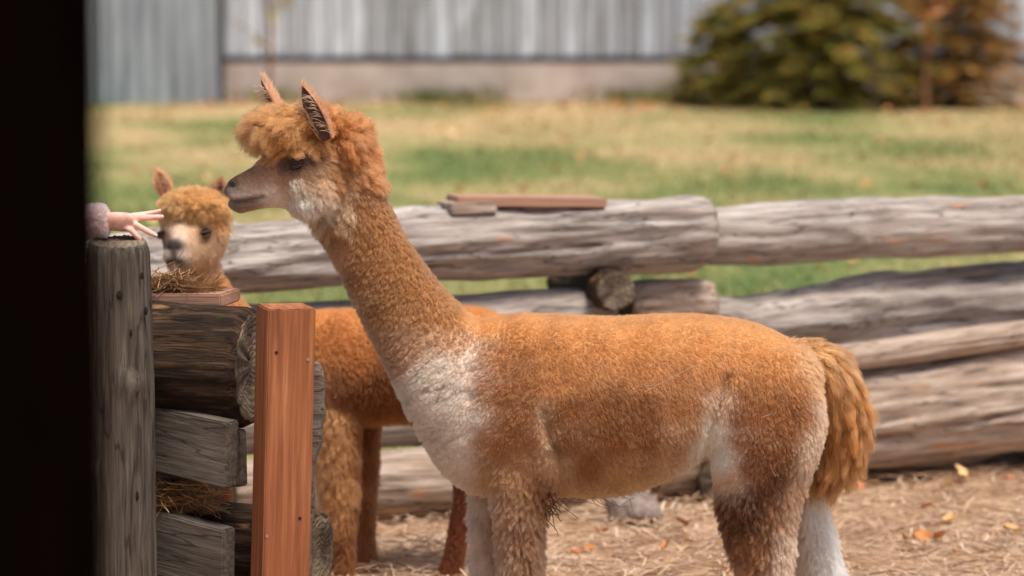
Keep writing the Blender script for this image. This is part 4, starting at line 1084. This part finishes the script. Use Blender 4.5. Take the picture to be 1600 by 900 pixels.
def alpaca_rust():
    Y0 = 7.0; U = Union(); s = Y0 / FPX
    X = lambda v: np.array((v * s, 0, 0)); Z = lambda v: np.array((0, 0, v * s)); Dp = lambda v: np.array((0, v, 0))
    U.loft([sec((425, 530), (432, 625), .06, Y0), sec((455, 498), (462, 648), .11, Y0), sec((500, 486), (505, 658), .145, Y0), sec((560, 484), (560, 660), .165, Y0), sec((630, 484), (630, 656), .17, Y0), sec((700, 480), (700, 656), .17, Y0), sec((755, 484), (755, 650), .155, Y0), sec((800, 505), (798, 630), .12, Y0), sec((822, 540), (820, 600), .06, Y0)])
    U.loft([horiz(410, 268, 342, .075, Y0 + .01), sec((270, 452), (346, 430), .07, Y0 + .02), sec((288, 496), (372, 466), .07, Y0 + .02), sec((326, 548), (410, 500), .075, Y0 + .01), sec((380, 600), (460, 510), .09, Y0), sec((440, 640), (510, 520), .10, Y0)])
    hd = ((310, 360, .075, 26, 32), (308, 358, .05, 44, 54), (304, 362, .0, 50, 60), (298, 372, -.05, 43, 52), (288, 384, -.095, 30, 37), (280, 393, -.135, 22, 28), (274, 398, -.165, 18, 23), (271, 401, -.185, 14, 18), (270, 402, -.195, 7, 9))
    U.loft([ring(P(x, y, Y0 + w), X(rx), Z(ry), 28, 2.1) for x, y, w, rx, ry in hd])
    U.ball(P(302, 322, Y0 - .02), X(46), Dp(.08), Z(22))
    for w, rows in ((-.075, ((590, 505, 562, .05), (640, 494, 566, .07), (690, 494, 560, .07), (740, 498, 558, .062), (785, 506, 556, .052), (825, 518, 552, .04), (865, 524, 550, .034), (888, 518, 550, .034), (897, 514, 550, .03))),
                    (.075, ((600, 540, 600, .05), (670, 546, 592, .055), (730, 552, 588, .046), (790, 555, 584, .04), (840, 558, 582, .034), (880, 556, 588, .034), (892, 552, 588, .032))),
                    (-.07, ((560, 740, 812, .06), (620, 728, 816, .08), (680, 716, 800, .07), (730, 712, 770, .052), (780, 710, 746, .042), (830, 702, 732, .035), (870, 694, 724, .033), (896, 682, 722, .032), (904, 680, 722, .03))),
                    (.08, ((580, 750, 812, .06), (660, 745, 800, .06), (730, 760, 800, .045), (800, 764, 796, .036), (860, 760, 790, .033), (885, 752, 790, .032), (893, 750, 790, .03)))):
        U.loft([horiz(y, a, b, hw, Y0 + w) for y, a, b, hw in rows])
    me = U.build('alpaca', .0065, 7)
    V = get_v(me); N = get_n(me); px, py = proj(V); fr = V[:, 1] < Y0 - .1
    V -= N * (np.exp(-(((px - 272) / 13) ** 2 + ((py - 409) / 3.0) ** 2)) * fr * .008)[:, None]
    for ex in (263, 278): V -= N * (np.exp(-(((px - ex) / 4.0) ** 2 + ((py - 388) / 3.5) ** 2)) * fr * .008)[:, None]
    me.vertices.foreach_set('co', V.astype(np.float32).ravel()); me.update()
    cp = []
    def a(L, ang, lift, col, cl, *xy):
        for x, y in xy: cp.append((x, y, L, ang, lift, col, cl))
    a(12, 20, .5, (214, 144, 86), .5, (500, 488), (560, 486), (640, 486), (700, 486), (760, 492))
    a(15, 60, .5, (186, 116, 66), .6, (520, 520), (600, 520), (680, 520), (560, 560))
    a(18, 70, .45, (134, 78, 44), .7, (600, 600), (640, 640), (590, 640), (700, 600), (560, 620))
    a(26, 85, .35, (160, 96, 54), .7, (600, 658), (650, 662))
    a(40, 90, .4, (210, 154, 106), .6, (510, 640), (535, 690), (510, 740), (520, 800), (545, 760), (530, 660))
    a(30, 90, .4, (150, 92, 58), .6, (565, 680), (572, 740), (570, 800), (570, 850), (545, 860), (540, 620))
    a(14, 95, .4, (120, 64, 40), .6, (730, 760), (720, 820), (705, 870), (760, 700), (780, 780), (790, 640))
    a(22, 90, .45, (206, 138, 84), .6, (350, 460), (380, 500), (420, 540), (320, 460), (340, 440))
    a(20, 100, .4, (214, 170, 130), .6, (330, 420), (335, 400), (345, 380))
    a(16, 90, .4, (196, 146, 104), .6, (265, 420), (255, 400), (290, 440))
    a(26, 100, .55, (228, 176, 120), .75, (300, 335), (270, 335), (330, 335), (345, 350), (255, 345))
    a(26, 270, .6, (224, 168, 110), .7, (300, 305), (270, 310), (330, 310))
    a(5, 100, .3, (228, 202, 180), .2, (280, 358), (274, 368), (286, 370))
    a(7, 100, .3, (222, 182, 146), .3, (300, 360), (302, 378), (300, 396), (262, 350))
    a(8, 60, .3, (224, 186, 150), .4, (318, 388), (312, 410), (328, 384))
    a(4, 90, .3, (126, 84, 62), .2, (316, 364), (256, 366), (318, 376), (262, 372))
    a(2.5, 90, .3, (30, 19, 16), .1, (266, 379), (276, 379), (271, 386), (271, 381), (263, 385), (279, 385), (271, 390), (272, 396), (262, 408), (272, 410), (282, 409))
    a(3, 90, .3, (226, 206, 192), .1, (256, 398), (290, 400), (272, 420), (262, 400), (282, 400))
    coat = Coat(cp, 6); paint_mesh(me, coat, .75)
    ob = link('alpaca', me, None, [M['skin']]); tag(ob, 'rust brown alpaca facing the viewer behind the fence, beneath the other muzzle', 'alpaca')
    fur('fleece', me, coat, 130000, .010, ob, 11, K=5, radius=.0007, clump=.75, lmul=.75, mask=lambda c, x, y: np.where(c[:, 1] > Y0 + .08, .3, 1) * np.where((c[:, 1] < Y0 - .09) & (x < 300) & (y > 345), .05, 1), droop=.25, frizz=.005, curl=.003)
    fur('face_fur', me, coat, 9000, .008, ob, 12, K=4, radius=.0005, mask=lambda c, x, y: ((c[:, 1] < Y0 - .06) & (x < 340) & (y > 345) & (y < 430)).astype(float), frizz=.001, curl=0)
    tk = Coat([(275, 340, 20, 110, .4, (230, 180, 124), .85), (300, 345, 20, 95, .4, (234, 190, 138), .85), (330, 340, 22, 70, .4, (226, 172, 116), .85), (300, 315, 30, 270, .6, (224, 164, 104), .8), (265, 320, 28, 200, .55, (230, 176, 120), .8), (338, 322, 28, 340, .55, (222, 166, 108), .8)], 10)
    fur('topknot', me, tk, 20000, .012, ob, 13, K=7, radius=.0007, droop=.35, frizz=.010, curl=.004, clump=.75, jitter=.12, mask=lambda c, x, y: ((y < 340) & (x < 360)).astype(float))
    eyeball(P(318, 365, Y0 - .078), .018, ob, (.35, -1, 0)); eyeball(P(257, 366, Y0 - .058), .018, ob, (-.9, -.5, 0))
    ear('ear', Y0, (262, 308), (248, 268), 24, ob, (.25, -1, .1), c_out=(200, 142, 96), c_in=(150, 100, 76))
    ear('ear', Y0 + .01, (340, 322), (345, 284), 30, ob, (.1, -1, .1), c_out=(150, 90, 56), c_in=(96, 58, 42))
alpaca_rust()

# ------------------------------------------------------------------ child reaching over the post
def child():
    Yh = 5.66; k = NM('child_skin')
    n = k.noise(k.coord((1, 1, 1)), 60, 3, .5); c = k.ramp(n, [(.35, rgba((216, 160, 144))), (.65, rgba((236, 188, 172)))])
    skin = k.out(c, .5, .4); k.set(k.b, 'Subsurface Weight', .12); k.set(k.b, 'Subsurface Radius', (.01, .004, .002))
    U = Union()
    s = Yh / FPX
    # hand: wrist to knuckles
    pw = [(128, 346, 0, 16, .017), (150, 346, 0, 15.5, .016), (166, 346, 0, 14.5, .015), (180, 346, 0, 15, .015), (194, 347, -.002, 15.5, .0145), (204, 347, -.004, 14, .013), (210, 347, -.004, 11, .010)]
    U.loft([ring(P(x, y, Yh + w), np.array((0, -.010, hy * s)), np.array((0, th, .004)), 20, 2.2) for x, y, w, hy, th in pw])
    fing = [([(200, 339, .002), (214, 336, .010), (231, 334, .018), (249, 330, .024)], 5.2, 3.6),
            ([(202, 344, 0), (219, 341, 0), (236, 340, .002), (253, 339, .004)], 5.8, 4.0),
            ([(202, 350, -.004), (213, 352, -.010), (228, 360, -.014), (243, 368, -.014)], 5.6, 3.7),
            ([(196, 355, -.008), (205, 360, -.016), (214, 369, -.020), (223, 378, -.018)], 5.2, 3.5),
            ([(180, 342, .012), (190, 346, .026), (202, 350, .036), (212, 353, .040)], 6.0, 4.2)]
    for pts, r0, r1 in fing:
        pp = [P(x, y, Yh + w) for x, y, w in pts]
        U.tube(pp, [r0 * s, (r0 * .9) * s, (r0 * .6 + r1 * .4) * s, r1 * s], 4, 12, up=(.1, .2, 1))
    # forearm, shoulder, torso, head, legs
    el = P(40, 366, Yh + .0); sh = P(-120, 372, Yh - .02); wr = P(128, 346, Yh)
    U.tube([wr + [.01, 0, 0], (wr + el) / 2, el, (el + sh) / 2, sh], [.022, .027, .032, .036, .042], 3, 16)
    cx, cy = float(sh[0]) - .12, Yh - .03; zs = float(sh[2])
    def tor(z, rx, ry, dx=0): return ring((cx + dx, cy, z), np.array((rx, 0, 0)), np.array((0, ry, 0)), 24, 2.3)
    U.loft([tor(.50, .06, .05), tor(.56, .12, .09), tor(.68, .115, .085), tor(.82, .12, .085), tor(zs - .06, .135, .085), tor(zs + .02, .10, .07), tor(zs + .05, .045, .045), tor(zs + .10, .04, .042), tor(zs + .14, .03, .03)])
    hz = zs + .21
    U.ball((cx + .005, cy, hz), (.075, 0, 0), (0, .085, 0), (0, 0, .108))
    U.ball((cx + .065, cy, hz - .01), (.022, 0, 0), (0, .011, 0), (0, 0, .016)); U.ball((cx + .05, cy, hz - .06), (.03, 0, 0), (0, .035, 0), (0, 0, .03))
    for e in (-1, 1): U.ball((cx - .01, cy + e * .085, hz - .01), (.018, 0, 0), (0, .008, 0), (0, 0, .026))
    for e in (-1, 1): U.tube([(cx, cy + e * .06, .56), (cx + .01, cy + e * .065, .30), (cx, cy + e * .065, .06), (cx + .07, cy + e * .07, .03)], [.065, .048, .034, .03], 4, 14, up=(0, 1, 0))
    U.tube([(cx, cy - .12, zs - .02), (cx + .02, cy - .17, zs - .22), (cx + .10, cy - .15, zs - .38)], [.042, .034, .026], 4, 14, up=(1, 0, 0))
    me = U.build('person', .0019 * 1.3, 3)
    ob = link('person', me, None, [skin]); tag(ob, 'child in pink fleece jacket reaching a spread hand over the post', 'person')
    # nails
    k = NM('fingernail'); nm = k.out(rgba((232, 176, 160)), .3, .5)
    for pts, r0, r1 in fing[:4]:
        e = P(pts[-1][0], pts[-1][1], Yh + pts[-1][2]); d = e - P(pts[-2][0], pts[-2][1], Yh + pts[-2][2]); d /= np.linalg.norm(d)
        up = np.array((.0, -.75, .66)); up -= d * up.dot(d); up /= np.linalg.norm(up)
        bm = bmesh.new(); bmesh.ops.create_uvsphere(bm, u_segments=12, v_segments=8, radius=1); m2 = bpy.data.meshes.new('fingernail'); bm.to_mesh(m2); bm.free()
        o = link('fingernail', m2, ob, [nm]); sd_ = np.cross(up, d)
        o.matrix_local = Matrix.Translation(e + up * r1 * s * .72) @ Matrix((d, sd_, up)).transposed().to_4x4() @ Matrix.Diagonal((.0042, .0034, .0014, 1))
    # jacket
    J = Union(); wr2 = P(140, 346, Yh)
    J.tube([wr2, (wr2 * .5 + el * .5), el, (el + sh) / 2, sh + [-.03, 0, 0]], [.036, .042, .046, .052, .06], 3, 20)
    J.loft([tor(.55, .145, .115), tor(.62, .145, .115), tor(.72, .142, .11), tor(.84, .145, .108), tor(zs - .04, .155, .108), tor(zs + .035, .115, .09), tor(zs + .08, .06, .06)])
    J.tube([(cx, cy - .12, zs - .02), (cx + .02, cy - .175, zs - .22), (cx + .09, cy - .155, zs - .36)], [.06, .05, .042], 4, 18, up=(1, 0, 0))
    jm = J.build('jacket', .006, 3); k = NM('pink_fleece'); n = k.noise(k.coord((1, 1, 1)), 220, 4, .7); k.bump(n, .004)
    pink = k.out(k.ramp(n, [(.3, rgba((206, 160, 160))), (.7, rgba((236, 202, 200)))]), .95, .1)
    jo = link('jacket', jm, ob, [pink])
    # turned-up fluffy cuff
    Cf = Union()
    Cf.loft([ring(P(x, y, Yh), np.array((0, 0, h * s)), np.array((0, h * s * .95, 0)), 24, 2.1) for x, y, h in ((126, 347, 19), (132, 347, 22), (142, 347, 25), (152, 346, 26), (160, 346, 25), (165, 347, 22), (167, 347, 18))])
    cm = Cf.build('cuff', .003, 2); co = link('cuff', cm, jo, [pink])
    fc = Coat([(150, 346, 5.5, 30, .85, (248, 222, 222), .6), (150, 330, 6, 0, .85, (252, 234, 234), .6)])
    fur('cuff_pile', cm, fc, 9000, .006, co, 21, K=5, radius=.0006, droop=.05, frizz=.004, curl=.002, jitter=.06)
    # trousers, shoes, hair, face
    T = Union()
    for e in (-1, 1): T.tube([(cx, cy + e * .05, .60), (cx, cy + e * .06, .52), (cx + .008, cy + e * .066, .30), (cx, cy + e * .066, .10)], [.085, .08, .06, .052], 4, 18, up=(0, 1, 0))
    k = NM('denim'); link('trousers', T.build('trousers', .006, 3), ob, [k.out(rgba((54, 66, 92)), .9)])
    k = NM('boot_rubber'); bmt = k.out(rgba((150, 70, 90)), .5)
    for e in (-1, 1):
        B = Union(); B.tube([(cx, cy + e * .066, .13), (cx, cy + e * .066, .06), (cx + .06, cy + e * .07, .042), (cx + .11, cy + e * .072, .036)], [.05, .05, .042, .036], 4, 16, up=(0, 1, 0)); link('boot', B.build('boot', .005, 2), ob, [bmt])
    Hh = Union(); Hh.ball((cx - .018, cy, hz + .02), (.085, 0, 0), (0, .096, 0), (0, 0, .108)); Hh.tube([(cx - .07, cy, hz + .02), (cx - .10, cy, hz - .1), (cx - .10, cy, hz - .2)], [.06, .06, .035], 4, 16, up=(0, 1, 0))
    k = NM('brown_hair'); n = k.noise(k.coord((30, 30, 3)), 5, 4); k.bump(n, .004); link('hair', Hh.build('hair', .005, 2), ob, [k.out(k.ramp(n, [(.3, rgba((70, 44, 28))), (.7, rgba((120, 82, 54)))]), .6)])
    for e in (-1, 1):
        bm = bmesh.new(); bmesh.ops.create_uvsphere(bm, u_segments=14, v_segments=10, radius=.011); m2 = bpy.data.meshes.new('eye'); bm.to_mesh(m2); bm.free()
        o = link('eye', m2, ob, [bpy.data.materials['eye_dark']]); o.location = (cx + .064, cy + e * .03, hz + .012)
    Mo = Union(); Mo.tube([(cx + .070, cy - .018, hz - .05), (cx + .077, cy, hz - .052), (cx + .070, cy + .018, hz - .05)], [.004, .006, .004], 3, 10); k = NM('lips'); link('lips', fixn(mesh('lips', np.vstack(Mo.v), Mo.f)), ob, [k.out(rgba((206, 120, 112)), .5)])
child()
